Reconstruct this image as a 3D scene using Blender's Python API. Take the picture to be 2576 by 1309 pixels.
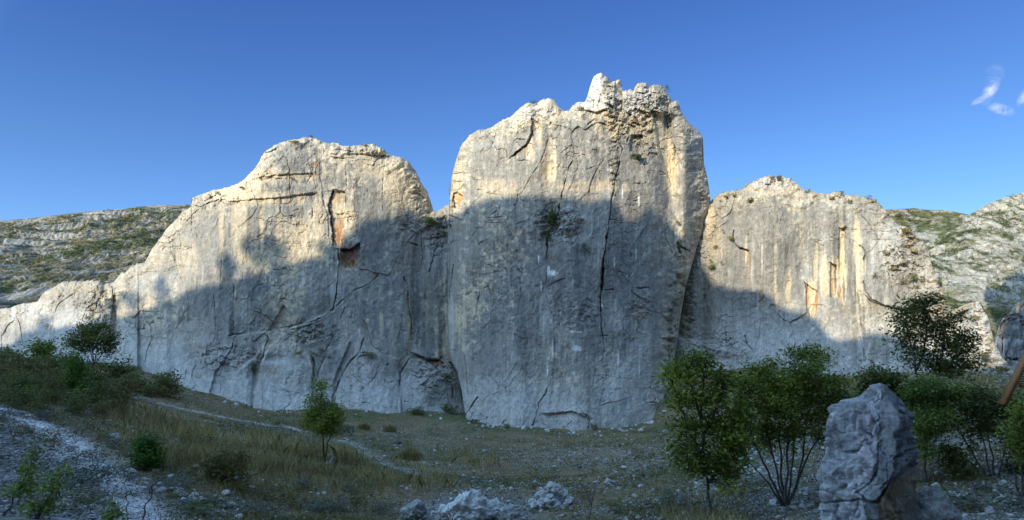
import bpy, math, random
import numpy as np
from mathutils import Vector
R_ = math.radians
scene = bpy.context.scene
for o in list(bpy.data.objects): bpy.data.objects.remove(o)

# ------------------------------------------------------------------ camera, sky, sun, exposure
F = 1534.0; CX = 1288.0; HY = 830.0          # focal length, centre column and horizon row of the 2576 px wide view
cam_d = bpy.data.cameras.new('camera'); cam = bpy.data.objects.new('camera', cam_d)
scene.collection.objects.link(cam); scene.camera = cam
cam_d.sensor_fit = 'HORIZONTAL'; cam_d.angle = 2*math.atan(1288/F)
cam_d.shift_y = (HY-654.5)/2576; cam_d.clip_end = 20000; cam_d.clip_start = 0.1
cam.location = (0, 0, 0); cam.rotation_euler = (R_(90), 0, 0)
SUN_AZ = R_(36); SUN_EL = R_(22)
S = np.array([-math.sin(SUN_AZ)*math.cos(SUN_EL), -math.cos(SUN_AZ)*math.cos(SUN_EL), math.sin(SUN_EL)])
w = bpy.data.worlds.new('World'); scene.world = w; w.use_nodes = True
nt = w.node_tree; nt.nodes.clear()
wo = nt.nodes.new('ShaderNodeOutputWorld'); bg = nt.nodes.new('ShaderNodeBackground')
sky = nt.nodes.new('ShaderNodeTexSky'); sky.sky_type = 'NISHITA'; sky.sun_disc = False
sky.sun_elevation = SUN_EL; sky.sun_rotation = math.atan2(S[0], S[1])
sky.altitude = 300; sky.air_density = 1.0; sky.dust_density = 0.1; sky.ozone_density = 4.0
bg.inputs['Strength'].default_value = 0.15
# two faint wisps of cloud at the right, in the sky itself
tc = nt.nodes.new('ShaderNodeTexCoord')
def wmath(op, a, b=None, c=None, clamp=False):
    n = nt.nodes.new('ShaderNodeMath'); n.operation = op; n.use_clamp = clamp
    for i, v in enumerate((a, b, c)):
        if v is None: continue
        if isinstance(v, (int, float)): n.inputs[i].default_value = v
        else: nt.links.new(v, n.inputs[i])
    return n.outputs[0]
sep = nt.nodes.new('ShaderNodeSeparateXYZ'); nt.links.new(tc.outputs['Generated'], sep.inputs[0])
wn = nt.nodes.new('ShaderNodeTexNoise'); wn.inputs['Scale'].default_value = 42; wn.inputs['Detail'].default_value = 8
wn.inputs['Roughness'].default_value = 0.62
wn.inputs['Distortion'].default_value = 2.0; nt.links.new(tc.outputs['Generated'], wn.inputs['Vector'])
az = wmath('ARCTAN2', sep.outputs[0], sep.outputs[1]); el = wmath('ARCSINE', sep.outputs[2])
def blob(px, py, rx, ry, rot, gain):
    a0 = math.atan((px-CX)/F); e0 = math.atan((HY-py)/math.hypot(F, px-CX))
    k = math.cos(a0)/F
    dx = wmath('DIVIDE', wmath('SUBTRACT', az, a0), k); dy = wmath('DIVIDE', wmath('SUBTRACT', el, e0), k)
    c_, s_ = math.cos(rot), math.sin(rot)
    u = wmath('ADD', wmath('MULTIPLY', dx, c_/rx), wmath('MULTIPLY', dy, s_/rx))
    v = wmath('ADD', wmath('MULTIPLY', dx, -s_/ry), wmath('MULTIPLY', dy, c_/ry))
    r2 = wmath('ADD', wmath('MULTIPLY', u, u), wmath('MULTIPLY', v, v))
    return wmath('MULTIPLY', wmath('SUBTRACT', 1.0, r2, clamp=True), gain)
m = blob(2492, 226, 16, 40, R_(-28), 1.0)
for b in ((2516, 274, 36, 13, R_(-32), 1.0), (2470, 248, 26, 9, R_(25), .7), (2574, 245, 12, 26, R_(-20), .8), (2500, 190, 24, 26, R_(0), .3)):
    m = wmath('MAXIMUM', m, blob(*b))
m = wmath('MULTIPLY', m, wmath('MULTIPLY', wmath('SUBTRACT', wn.outputs['Fac'], 0.36, clamp=True), 3.2), clamp=True)
cmx = nt.nodes.new('ShaderNodeMix'); cmx.data_type = 'RGBA'
nt.links.new(m, cmx.inputs[0])
hsv = nt.nodes.new('ShaderNodeHueSaturation'); hsv.inputs['Saturation'].default_value = 1.08; hsv.inputs['Value'].default_value = 1.0
nt.links.new(sky.outputs[0], hsv.inputs['Color'])
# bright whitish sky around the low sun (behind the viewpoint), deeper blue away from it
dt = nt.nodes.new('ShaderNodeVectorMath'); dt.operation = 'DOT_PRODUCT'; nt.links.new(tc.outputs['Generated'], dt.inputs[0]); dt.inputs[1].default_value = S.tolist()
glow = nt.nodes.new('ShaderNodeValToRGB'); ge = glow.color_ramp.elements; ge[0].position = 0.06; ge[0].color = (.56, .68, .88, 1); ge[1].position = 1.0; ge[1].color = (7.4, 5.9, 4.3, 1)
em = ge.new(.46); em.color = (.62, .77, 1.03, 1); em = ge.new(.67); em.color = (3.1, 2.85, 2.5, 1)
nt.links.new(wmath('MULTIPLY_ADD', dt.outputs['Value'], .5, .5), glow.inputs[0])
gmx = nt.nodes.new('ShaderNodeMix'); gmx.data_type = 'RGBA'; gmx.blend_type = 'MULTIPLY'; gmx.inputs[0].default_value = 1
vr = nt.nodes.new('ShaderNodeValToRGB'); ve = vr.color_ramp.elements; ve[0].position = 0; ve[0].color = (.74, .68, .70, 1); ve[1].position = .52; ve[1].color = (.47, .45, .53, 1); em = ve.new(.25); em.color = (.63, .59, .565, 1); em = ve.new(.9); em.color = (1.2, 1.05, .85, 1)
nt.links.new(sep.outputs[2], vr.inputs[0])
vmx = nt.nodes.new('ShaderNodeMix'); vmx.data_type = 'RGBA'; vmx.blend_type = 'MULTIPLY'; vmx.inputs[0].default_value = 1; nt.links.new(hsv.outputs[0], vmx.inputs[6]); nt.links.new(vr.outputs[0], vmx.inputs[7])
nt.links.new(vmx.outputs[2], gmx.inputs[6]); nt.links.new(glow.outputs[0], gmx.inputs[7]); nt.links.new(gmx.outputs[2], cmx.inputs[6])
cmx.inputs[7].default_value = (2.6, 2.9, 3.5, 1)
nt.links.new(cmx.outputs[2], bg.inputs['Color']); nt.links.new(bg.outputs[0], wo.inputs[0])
sun_d = bpy.data.lights.new('sun', 'SUN'); sun = bpy.data.objects.new('sun', sun_d); scene.collection.objects.link(sun)
sun_d.energy = 2.55; sun_d.angle = R_(0.36); sun_d.color = (1.0, 0.89, 0.66)
sun.rotation_euler = Vector(S.tolist()).to_track_quat('Z', 'Y').to_euler(); sun.location = (-60, -120, 140)
vs = scene.view_settings; vs.view_transform = 'Standard'; vs.look = 'None'; vs.gamma = 1; vs.exposure = 1.02

# ------------------------------------------------------------------ helpers
def at(px, py, d): return np.array([(px-CX)/F*d, d, (HY-py)/F*d])
def ray(px, py): return np.array([(px-CX)/F, 1.0, (HY-py)/F])
_tabs = {}
def _tab(seed):
    if seed not in _tabs: _tabs[seed] = np.random.RandomState(seed).uniform(-1, 1, (256, 256)).astype(np.float32)
    return _tabs[seed]
def vn(x, y, seed=0):
    x = np.asarray(x, np.float32); y = np.asarray(y, np.float32)
    xi = np.floor(x).astype(np.int32); yi = np.floor(y).astype(np.int32)
    fx = x-xi; fy = y-yi; fx = fx*fx*(3-2*fx); fy = fy*fy*(3-2*fy)
    t = _tab(seed); a = xi & 255; b = yi & 255; a1 = (a+1) & 255; b1 = (b+1) & 255
    return (t[a, b]*(1-fx)+t[a1, b]*fx)*(1-fy)+(t[a, b1]*(1-fx)+t[a1, b1]*fx)*fy
def fbm(x, y, octv=4, seed=0, gain=.5):
    s = 0; amp = 1; tot = 0
    for i in range(octv):
        s = s+amp*vn(x*(2.03**i)+i*17.3, y*(2.03**i)+i*9.1, seed+i); tot += amp; amp *= gain
    return s/tot*1.6
def sm(a, b, x):
    t = np.clip((x-a)/(b-a), 0, 1); return t*t*(3-2*t)
def mesh_obj(name, verts, faces, mat=None, parent=None, smooth=True, cols=None, attrs=None):
    me = bpy.data.meshes.new(name)
    verts = np.asarray(verts, np.float32)
    if isinstance(faces, np.ndarray): faces = [faces]
    faces = [f for f in faces if len(f)]
    me.vertices.add(len(verts)); me.vertices.foreach_set('co', verts.ravel())
    nl = sum(f.size for f in faces); npoly = sum(len(f) for f in faces)
    me.loops.add(nl); me.polygons.add(npoly)
    me.loops.foreach_set('vertex_index', np.concatenate([f.ravel() for f in faces]).astype(np.int32))
    st = np.concatenate([np.full(len(f), f.shape[1]) for f in faces]); ls = np.concatenate([[0], np.cumsum(st)[:-1]])
    me.polygons.foreach_set('loop_start', ls.astype(np.int32))
    try: me.polygons.foreach_set('loop_total', st.astype(np.int32))
    except Exception: pass
    if smooth: me.polygons.foreach_set('use_smooth', np.ones(npoly, bool))
    if cols is not None:
        a = me.color_attributes.new('col', 'FLOAT_COLOR', 'POINT')
        c = np.ones((len(verts), 4), np.float32); c[:, :cols.shape[1]] = cols; a.data.foreach_set('color', c.ravel())
    me.update(calc_edges=True); me.validate()
    if mat: me.materials.append(mat)
    o = bpy.data.objects.new(name, me); scene.collection.objects.link(o)
    if parent: o.parent = parent
    return o
def tag(o, label=None, cat=None, group=None, kind=None):
    if label: o['label'] = label
    if cat: o['category'] = cat
    if group: o['group'] = group
    if kind: o['kind'] = kind
    return o
def empty(name, loc, label, cat, group=None):
    o = bpy.data.objects.new(name, None); scene.collection.objects.link(o); o.location = [float(v) for v in loc]
    return tag(o, label, cat, group)
def grid_faces(nr, nc):
    i = np.arange(nr*nc).reshape(nr, nc)
    return np.stack([i[:-1, :-1], i[:-1, 1:], i[1:, 1:], i[1:, :-1]], -1).reshape(-1, 4)

# ------------------------------------------------------------------ materials
def new_mat(name, rough=.9, spec=.2):
    mt = bpy.data.materials.new(name); mt.use_nodes = True
    n = mt.node_tree.nodes; b = n['Principled BSDF']; b.inputs['Roughness'].default_value = rough
    b.inputs['Specular IOR Level'].default_value = spec
    return mt, mt.node_tree, b
def N(nt, typ, **kw):
    n = nt.nodes.new(typ)
    for k, v in kw.items():
        if k in n.inputs: n.inputs[k].default_value = v
        else: setattr(n, k, v)
    return n
def texco(nt, scale=(1, 1, 1)):
    t = N(nt, 'ShaderNodeTexCoord'); mp = N(nt, 'ShaderNodeMapping'); mp.inputs['Scale'].default_value = scale
    nt.links.new(t.outputs['Object'], mp.inputs[0]); return mp.outputs[0]
def ramp(nt, src, stops):
    r = N(nt, 'ShaderNodeValToRGB'); e = r.color_ramp.elements
    while len(e) < len(stops): e.new(0.5)
    for el_, (p, c) in zip(e, stops): el_.position = p; el_.color = c if len(c) == 4 else (*c, 1)
    nt.links.new(src, r.inputs[0]); return r.outputs[0]
def mixc(nt, mode, fac, a, b):
    n = N(nt, 'ShaderNodeMix', data_type='RGBA', blend_type=mode)
    for i, v in ((0, fac), (6, a), (7, b)):
        if isinstance(v, (int, float)): n.inputs[i].default_value = v
        elif isinstance(v, tuple): n.inputs[i].default_value = (*v, 1)
        else: nt.links.new(v, n.inputs[i])
    return n.outputs[2]
def noise(nt, co, scale, detail=4, rough=.55, dist=0):
    n = N(nt, 'ShaderNodeTexNoise'); n.inputs['Scale'].default_value = scale; n.inputs['Detail'].default_value = detail
    n.inputs['Roughness'].default_value = rough; n.inputs['Distortion'].default_value = dist
    nt.links.new(co, n.inputs['Vector']); return n.outputs['Fac']
def bump(nt, b, h, strength, dist, prev=None):
    n = N(nt, 'ShaderNodeBump'); n.inputs['Strength'].default_value = strength; n.inputs['Distance'].default_value = dist
    nt.links.new(h, n.inputs['Height'])
    if prev: nt.links.new(prev, n.inputs['Normal'])
    nt.links.new(n.outputs[0], b.inputs['Normal']); return n.outputs[0]
g = lambda v: (v, v, v)

def rock_mat(name, s=1.0, base=None, lichen=1.0, bmp=1.0):
    mt, nt, b = new_mat(name, .95, .12)
    co = texco(nt); cs = texco(nt, (1, 1, .16))
    if base is None:
        a = N(nt, 'ShaderNodeAttribute', attribute_name='col'); c = a.outputs['Color']
    else:
        c = ramp(nt, noise(nt, co, .9*s, 5, .6), [(.3, base[0]), (.7, base[1])])
    f = ramp(nt, noise(nt, co, 3.2*s, 8, .72), [(.28, g(.74)), (.5, g(1.0)), (.72, g(1.22))]); c = mixc(nt, 'MULTIPLY', 1, c, f)
    f = ramp(nt, noise(nt, cs, 2.0*s, 5, .65), [(.3, g(.8)), (.7, g(1.2))]); c = mixc(nt, 'MULTIPLY', .8, c, f)
    f = ramp(nt, noise(nt, texco(nt, (1, 1, .05)), 5.5*s, 3, .6), [(.34, g(.84)), (.66, g(1.14))]); c = mixc(nt, 'MULTIPLY', .8, c, f)
    # pale lichen spots and dark pits
    v = N(nt, 'ShaderNodeTexVoronoi'); v.inputs['Scale'].default_value = 1.9*s; v.inputs['Randomness'].default_value = 1
    nt.links.new(mixc(nt, 'LINEAR_LIGHT', .06, co, N(nt, 'ShaderNodeTexNoise', Scale=6*s).outputs['Color']), v.inputs['Vector'])
    spot = ramp(nt, v.outputs['Distance'], [(.10, g(1)), (.2, g(0))])
    sel = ramp(nt, noise(nt, co, .55*s, 3), [(.5, g(0)), (.66, g(.5*lichen))])
    c = mixc(nt, 'MIX', mixc(nt, 'MULTIPLY', 1, spot, sel), c, (.56, .54, .52))
    pit = ramp(nt, noise(nt, co, 8*s, 3, .7), [(.24, g(.6)), (.34, g(1))]); c = mixc(nt, 'MULTIPLY', .8, c, pit)
    nt.links.new(c, b.inputs['Base Color'])
    h1 = noise(nt, co, 1.7*s, 9, .68, .3); p = bump(nt, b, h1, .5*bmp, .25/s)
    vv = N(nt, 'ShaderNodeTexVoronoi', feature='DISTANCE_TO_EDGE'); vv.inputs['Scale'].default_value = .55*s
    wp = mixc(nt, 'LINEAR_LIGHT', .22, co, N(nt, 'ShaderNodeTexNoise', Scale=1.3*s, Detail=5).outputs['Color'])
    nt.links.new(wp, vv.inputs['Vector'])
    e = ramp(nt, vv.outputs['Distance'], [(0, g(0)), (.035, g(1))])
    p = bump(nt, b, e, .35*bmp, .12/s, p)
    return mt
M_cliff = rock_mat('cliff_limestone')
M_boulder = rock_mat('boulder_limestone', s=4.0, lichen=1.2)
M_stone = rock_mat('loose_stone', s=9, base=((.36, .35, .35), (.62, .60, .58)), lichen=.5, bmp=.6)
def leaf_mat(name, c0, c1, trans=.25):
    mt, nt, b = new_mat(name, .65, .25)
    a = N(nt, 'ShaderNodeAttribute', attribute_name='col')
    s_ = N(nt, 'ShaderNodeSeparateColor'); nt.links.new(a.outputs['Color'], s_.inputs[0])
    c = ramp(nt, s_.outputs[0], [(0, c0), (1, c1)]); nt.links.new(c, b.inputs['Base Color'])
    t = N(nt, 'ShaderNodeBsdfTranslucent'); nt.links.new(mixc(nt, 'MULTIPLY', 1, c, (1.1, 1.25, .6)), t.inputs[0])
    mx = N(nt, 'ShaderNodeMixShader'); mx.inputs[0].default_value = trans
    nt.links.new(b.outputs[0], mx.inputs[1]); nt.links.new(t.outputs[0], mx.inputs[2])
    nt.links.new(mx.outputs[0], nt.nodes['Material Output'].inputs[0]); return mt
M_leaf = leaf_mat('leaf_green', (.055, .078, .014), (.36, .42, .075))
M_leaf_y = leaf_mat('leaf_light', (.06, .10, .02), (.34, .41, .11))
M_leaf_d = leaf_mat('leaf_dark', (.03, .044, .014), (.18, .21, .055))
M_leaf_br = leaf_mat('leaf_green_bright', (.035, .08, .012), (.13, .24, .04))
M_scrub = leaf_mat('scrub_olive', (.06, .06, .022), (.25, .22, .09))
M_dry = leaf_mat('dry_grass', (.15, .125, .055), (.56, .46, .24), .2)
M_sage = leaf_mat('sage_scrub', (.05, .06, .045), (.16, .18, .14), .1)
M_hill_scrub = leaf_mat('hill_scrub', (.03, .045, .015), (.10, .12, .04), .05)
def plain_mat(name, c0, c1, scale, rough=.85, bmp=.3, st=(1, 1, 1)):
    mt, nt, b = new_mat(name, rough, .2); co = texco(nt, st)
    nt.links.new(ramp(nt, noise(nt, co, scale, 6, .6), [(.3, c0), (.7, c1)]), b.inputs['Base Color'])
    bump(nt, b, noise(nt, co, scale*2, 5), bmp, .03); return mt
M_bark = plain_mat('bark', (.05, .045, .045), (.14, .125, .12), 14)
M_wood = plain_mat('stained_wood', (.22, .10, .04), (.36, .18, .08), 5, .6, .2, (1, 1, 12))
M_wood_dark = plain_mat('dark_wood', (.05, .028, .015), (.11, .06, .03), 5, .7, .2)
M_stick = plain_mat('dead_branch', (.10, .07, .05), (.22, .15, .10), 12)

# ------------------------------------------------------------------ cliff walls
def poly_dist(px, py, pts, margin=60):
    """distance of every point to a polyline; inf outside the padded box"""
    pts = np.asarray(pts, np.float32); D = np.full(px.shape, 1e9, np.float32)
    x0, y0 = pts.min(0)-margin; x1, y1 = pts.max(0)+margin
    mk = (px > x0) & (px < x1) & (py > y0) & (py < y1)
    if not mk.any(): return D
    x = px[mk]; y = py[mk]; best = np.full(x.shape, 1e9, np.float32)
    for (ax, ay), (bx, by) in zip(pts[:-1], pts[1:]):
        dx, dy = bx-ax, by-ay; L = dx*dx+dy*dy+1e-9
        t = np.clip(((x-ax)*dx+(y-ay)*dy)/L, 0, 1)
        best = np.minimum(best, np.hypot(x-ax-t*dx, y-ay-t*dy))
    D[mk] = best; return D
def inside(px, py, pts):
    r = np.zeros(px.shape, bool); n = len(pts)
    for i in range(n):
        ax, ay = pts[i]; bx, by = pts[(i+1) % n]
        if ay == by: continue
        r ^= ((ay > py) != (by > py)) & (px < (bx-ax)*(py-ay)/(by-ay)+ax)
    return r
GREY = np.array([.285, .268, .235]); CREAM = np.array([.64, .52, .345]); PALE = np.array([.50, .48, .45])
ORANGE = np.array([.50, .27, .12]); DARK = np.array([.15, .148, .15]); RUST = np.array([.24, .12, .075])

def facets(x, y, seed, tilt=.5):
    xi = np.floor(x); yi = np.floor(y); best = np.full(x.shape, 9., np.float32); out = np.zeros(x.shape, np.float32)
    for a in (-1, 0, 1):
        for b_ in (-1, 0, 1):
            ci = (xi+a).astype(int) & 255; cj = (yi+b_).astype(int) & 255
            sx = xi+a+.5+.45*_tab(seed)[ci, cj]; sy = yi+b_+.5+.45*_tab(seed+1)[ci, cj]; q = (x-sx)**2+(y-sy)**2; m_ = q < best
            v_ = _tab(seed+2)[ci, cj]+tilt*(_tab(seed+3)[ci, cj]*(x-sx)+_tab(seed+4)[ci, cj]*(y-sy)); out = np.where(m_, v_, out); best = np.where(m_, q, best)
    return out
class Wall:
    def __init__(s, name, x0, x1, nx, nr, top, bot, D0, lean=.10, flare=0., sil=None, R=2.6, cracks=(), steps=(), bumps=(), scoops=(),
                 patches=(), rough=(), seed=1, label=None, jag=2.5, back=18, base_pale=1.0, polys=()):
        px1 = np.linspace(x0, x1, nx)
        T = np.array(top, float); B = np.array(bot, float)
        tp = np.interp(px1, T[:, 0], T[:, 1]); bt = np.interp(px1, B[:, 0], B[:, 1])
        tp = tp+jag*fbm(px1/9, px1*0+3.3, 4, seed+40, .6)+jag*1.2*np.maximum(0, fbm(px1/26, px1*0+9, 2, seed+44))*0.6
        tp = tp+3.2*np.round(2*vn(px1/15+.5*vn(px1/5, px1*0, seed+47), px1*0+4, seed+46))/2*sm(-.3, .2, vn(px1/60, px1*0, seed+48))
        tp = np.minimum(tp, bt-3)
        t = np.linspace(0, 1, nr)[:, None]; t = t**0.97
        PX = np.repeat(px1[None], nr, 0).astype(np.float32); PY = (bt+(tp-bt)*t).astype(np.float32)
        DD = np.array(D0, float); d0 = np.interp(px1, DD[:, 0], DD[:, 1])
        k = 25; ker = np.hanning(k*2+1); ker /= ker.sum(); d0 = np.convolve(np.pad(d0, k, mode='edge'), ker, 'valid')
        bs = np.interp(px1, B[:, 0], B[:, 1])
        bb = np.maximum(bs, np.interp(px1, [p[0] for p in BASE], [p[1] for p in BASE]))
        H = (bb-PY)/F*d0
        d = d0+lean*H-flare*np.exp(-np.maximum(H, 0)/6.0)*1.0
        X = (PX-CX)/F*76; Z = (HY-PY)/F*76
        # large, medium and small relief (metres)
        d = d+1.1*fbm(X/14, Z/20, 3, seed)+.27*fbm(X/3.2, Z/10, 4, seed+5)+.09*fbm(X/1.1, Z/1.6, 4, seed+9)+.035*fbm(X/.35, Z/.4, 2, seed+13)
        fx = X+.9*fbm(X/4, Z/4, 3, seed+160); fz = Z+1.2*fbm(X/4, Z/4, 3, seed+165)
        d = d+.085*facets(fx/5.5+.15*fz/5.5, fz/12, seed+170, 1.6)+.07*facets(fx/2.1-.2*fz/3, fz/3.6, seed+176, 1.4)*sm(-.2, .5, fbm(X/8, Z/8, 2, seed+182))+.03*facets(fx/.8, fz/.9, seed+186, 1.2)*sm(0, .6, fbm(X/5, Z/5, 3, seed+191))
        # rounding towards the outline
        sl = sil if sil is not None else np.stack([px1, tp], 1)[::6]
        ds = poly_dist(PX, PY, sl, 80); ds = np.minimum(ds, poly_dist(PX, PY, np.stack([px1, tp], 1)[::8], 70))*76/F
        q = np.clip(1-ds/R, 0, 1); d = d+R*(1-np.sqrt(np.maximum(0, 1-q*q)))*.9
        crest = sm(3.2, .5, ds); d = d+crest*(.55*fbm(X/1.3, Z/.9, 4, seed+21))
        # warped coordinates for jagged cracks
        wx = PX+2.6*fbm(PX/13, PY/13, 5, seed+60, .72); wy = PY+2.6*fbm(PX/13, PY/13, 5, seed+70, .72)
        ck = np.zeros_like(PX); soil = np.zeros_like(PX)
        for c in cracks:
            pts, wd, dp = c[0], c[1]*.55, c[2]*.38
            q = poly_dist(wx, wy, pts, 16+wd*3)
            var = .65+.5*fbm(PX/22, PY/22, 2, seed+81)
            f = np.exp(-(q/(wd*np.clip(var+.25, .35, 1.4)))**2); vq = np.clip(var*1.7-.3, .06, 1.4); d = d+dp*f*vq
            ck = np.maximum(ck, np.exp(-(q/(wd*1.0))**2)*np.clip(dp*1.5, 0, 1)*np.clip(vq, .05, 1))
            # one lip stands a little proud of the other
            f2 = np.exp(-(q/(wd*5))**2); d = d-(.12*dp)*f2
        # random hairline cracks and horizontal breaks
        nz = np.abs(fbm(wx/70, wy/110, 3, seed+90)); f = sm(.018, .0, nz); gt_ = sm(.0, .5, fbm(X/6, Z/6, 3, seed+95)); d = d+.14*f*gt_; ck = np.maximum(ck, .3*f*gt_)
        nz = np.abs(fbm(wx/120, wy/26, 3, seed+100)); f = sm(.02, .0, nz)*sm(.1, .5, fbm(X/7, Z/7, 2, seed+105)); d = d+.22*f; ck = np.maximum(ck, .35*f)
        for pts, A, wd in steps:               # a ledge: what lies above the line stands proud by A metres (A<0: recessed)
            p = np.array(pts, float); L = np.interp(wx, p[:, 0], p[:, 1]); fade = sm(p[0, 0]-1, p[0, 0]+12, PX)*sm(p[-1, 0]+1, p[-1, 0]-12, PX)
            above = L-wy; d = d-A*fade*sm(-wd, wd, above)*np.exp(-np.maximum(above, 0)/60)
        for cx, cy, rx, ry, A in bumps:        # A > 0 : recess
            d = d+A*np.exp(-(((PX-cx)/rx)**2+((PY-cy)/ry)**2))
        for pts, A, wd in polys:               # recessed panel with a crisp broken edge
            ins = inside(wx, wy, pts); q = poly_dist(wx, wy, list(pts)+[pts[0]], 8)
            sd = np.where(ins, np.minimum(q, 50), -np.minimum(q, 50)); d = d+A*sm(-wd, wd, sd)
        for cx, cy, rx, ry, A in rough:        # broken, blocky ground
            m_ = np.exp(-(((PX-cx)/rx)**2+((PY-cy)/ry)**2)**2)
            if m_.max() < .01: continue
            a = wx/11+.35*wy/11; b = wy/9-.3*wx/9
            cell = _tab(seed+3)[(np.floor(a+vn(np.floor(b), b*0, 7))).astype(int) & 255, np.floor(b).astype(int) & 255]
            A *= .5; d = d+m_*A*(.5*cell+.7*fbm(wx/11, wy/8, 4, seed+33, .6))
            cb = np.abs(fbm(wx/17, wy/13, 3, seed+37)); f = sm(.05, 0, cb)*m_; d = d+.4*A*f; ck = np.maximum(ck, .45*f)
        s.px1 = px1; s.tp = tp; s.bt = bt; s.d = d; s.nr = nr; s.t = t[:, 0]
        # ---------------- colour: weathering, streaks, mineral stains
        n1 = fbm(X/1.5, Z/16, 4, seed+110, .6); n2 = fbm(X/.45, Z/7, 3, seed+120, .6); n3 = fbm(X/7, Z/9, 4, seed+130)
        n4 = fbm(X/.5, Z/.5, 4, seed+140, .7)
        C = np.repeat(GREY[None, None], nr, 0)*np.ones((1, nx, 1))
        def blend(C, col, wgt): wgt = np.clip(wgt, 0, 1)[..., None]; return C*(1-wgt)+col*wgt
        C = blend(C, CREAM, .55*sm(.22, .85, n3*.7+n4*.6+n1*.3+crest*.3)*sm(2, 9, H))
        C = blend(C, PALE, .3*sm(.1, .8, n1*.8+n2*.4))
        C = blend(C, DARK, .5*sm(.15, .9, -n1*.8-n3*.5+.2*n2))
        C = blend(C, PALE, base_pale*.6*sm(9, 1.5, H+2.5*fbm(X/3, Z/2.5, 3, seed+150)))
        C = blend(C, CREAM*.9+.04, .35*crest)
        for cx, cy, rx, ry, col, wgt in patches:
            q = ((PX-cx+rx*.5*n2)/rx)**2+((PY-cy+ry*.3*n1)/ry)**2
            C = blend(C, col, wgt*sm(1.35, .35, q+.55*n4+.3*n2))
        C = C*(1+.16*n4[..., None]+.06*n2[..., None])
        C = C*(1-.55*np.clip(ck, 0, 1)[..., None])           # darker along the cracks
        # vertices: front, crest, back
        def P3(dx=0., dz=0., row=None, dy=0.):
            dr = d[row]; return np.stack([(px1-CX)/F*dr, dr+dy, (HY-PY[row])/F*dr+dz], -1)
        V = np.stack([(PX-CX)/F*d, d, (HY-PY)/F*d], -1)
        pre = [P3(row=0, dy=back, dz=0)[None], P3(row=0, dy=1.0, dz=-.6)[None]]
        post = [P3(row=-1, dy=.5, dz=.02)[None], P3(row=-1, dy=1.5, dz=-.15)[None], P3(row=-1, dy=4, dz=-1.0)[None], P3(row=-1, dy=back*.6, dz=-4)[None]]
        low = P3(row=-1, dy=back*1.3)[None].copy(); low[..., 2] = np.minimum(-10, low[..., 2]-8); post.append(low)
        V = np.concatenate(pre+[V]+post, 0); C = np.concatenate([C[:1]]*2+[C]+[C[-1:]]*5, 0)
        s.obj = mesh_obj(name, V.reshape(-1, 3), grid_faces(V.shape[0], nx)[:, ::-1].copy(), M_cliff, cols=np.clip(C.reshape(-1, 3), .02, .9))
        tag(s.obj, label, kind='structure')
    def depth(s, px, py):
        i = int(np.clip(np.searchsorted(s.px1, px), 0, len(s.px1)-1))
        t = np.clip((py-s.bt[i])/(s.tp[i]-s.bt[i]), 0, 1); r = int(np.clip(np.searchsorted(s.t, t), 0, s.nr-1))
        return float(s.d[r, i])

BASE = [(0, 905), (90, 905), (345, 915), (350, 938), (420, 948), (430, 966), (520, 992), (620, 1012), (640, 1035), (750, 1033), (900, 1033), (1080, 1033),
        (1170, 1042), (1190, 1060), (1250, 1074), (1330, 1078), (1440, 1087), (1560, 1080), (1640, 1057), (1680, 1027), (1700, 940), (1720, 925), (1900, 922),
        (2000, 934), (2100, 949), (2300, 944), (2440, 936), (2560, 964), (2600, 975)]
def off(pts, k): return [(x, y+k) for x, y in pts]
def K1(*p): return [(.3364*x, 440.3+.3364*y) for x, y in p]
def K3(*p): return [(566+.3364*x, 314.5+.3364*y) for x, y in p]
def K4(*p): return [(566+.2883*x, 692+.2883*y) for x, y in p]
def K6(*p): return [(1069+.3604*x, 157+.3604*y) for x, y in p]
def K7(*p): return [(1069+.3843*x, 597.5+.3843*y) for x, y in p]
def KA(*p): return [(1698+.4325*x, 377.4+.4325*y) for x, y in p]
def KC(*p): return [(2012.6+.3273*x, 880.5+.3273*y) for x, y in p]

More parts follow.
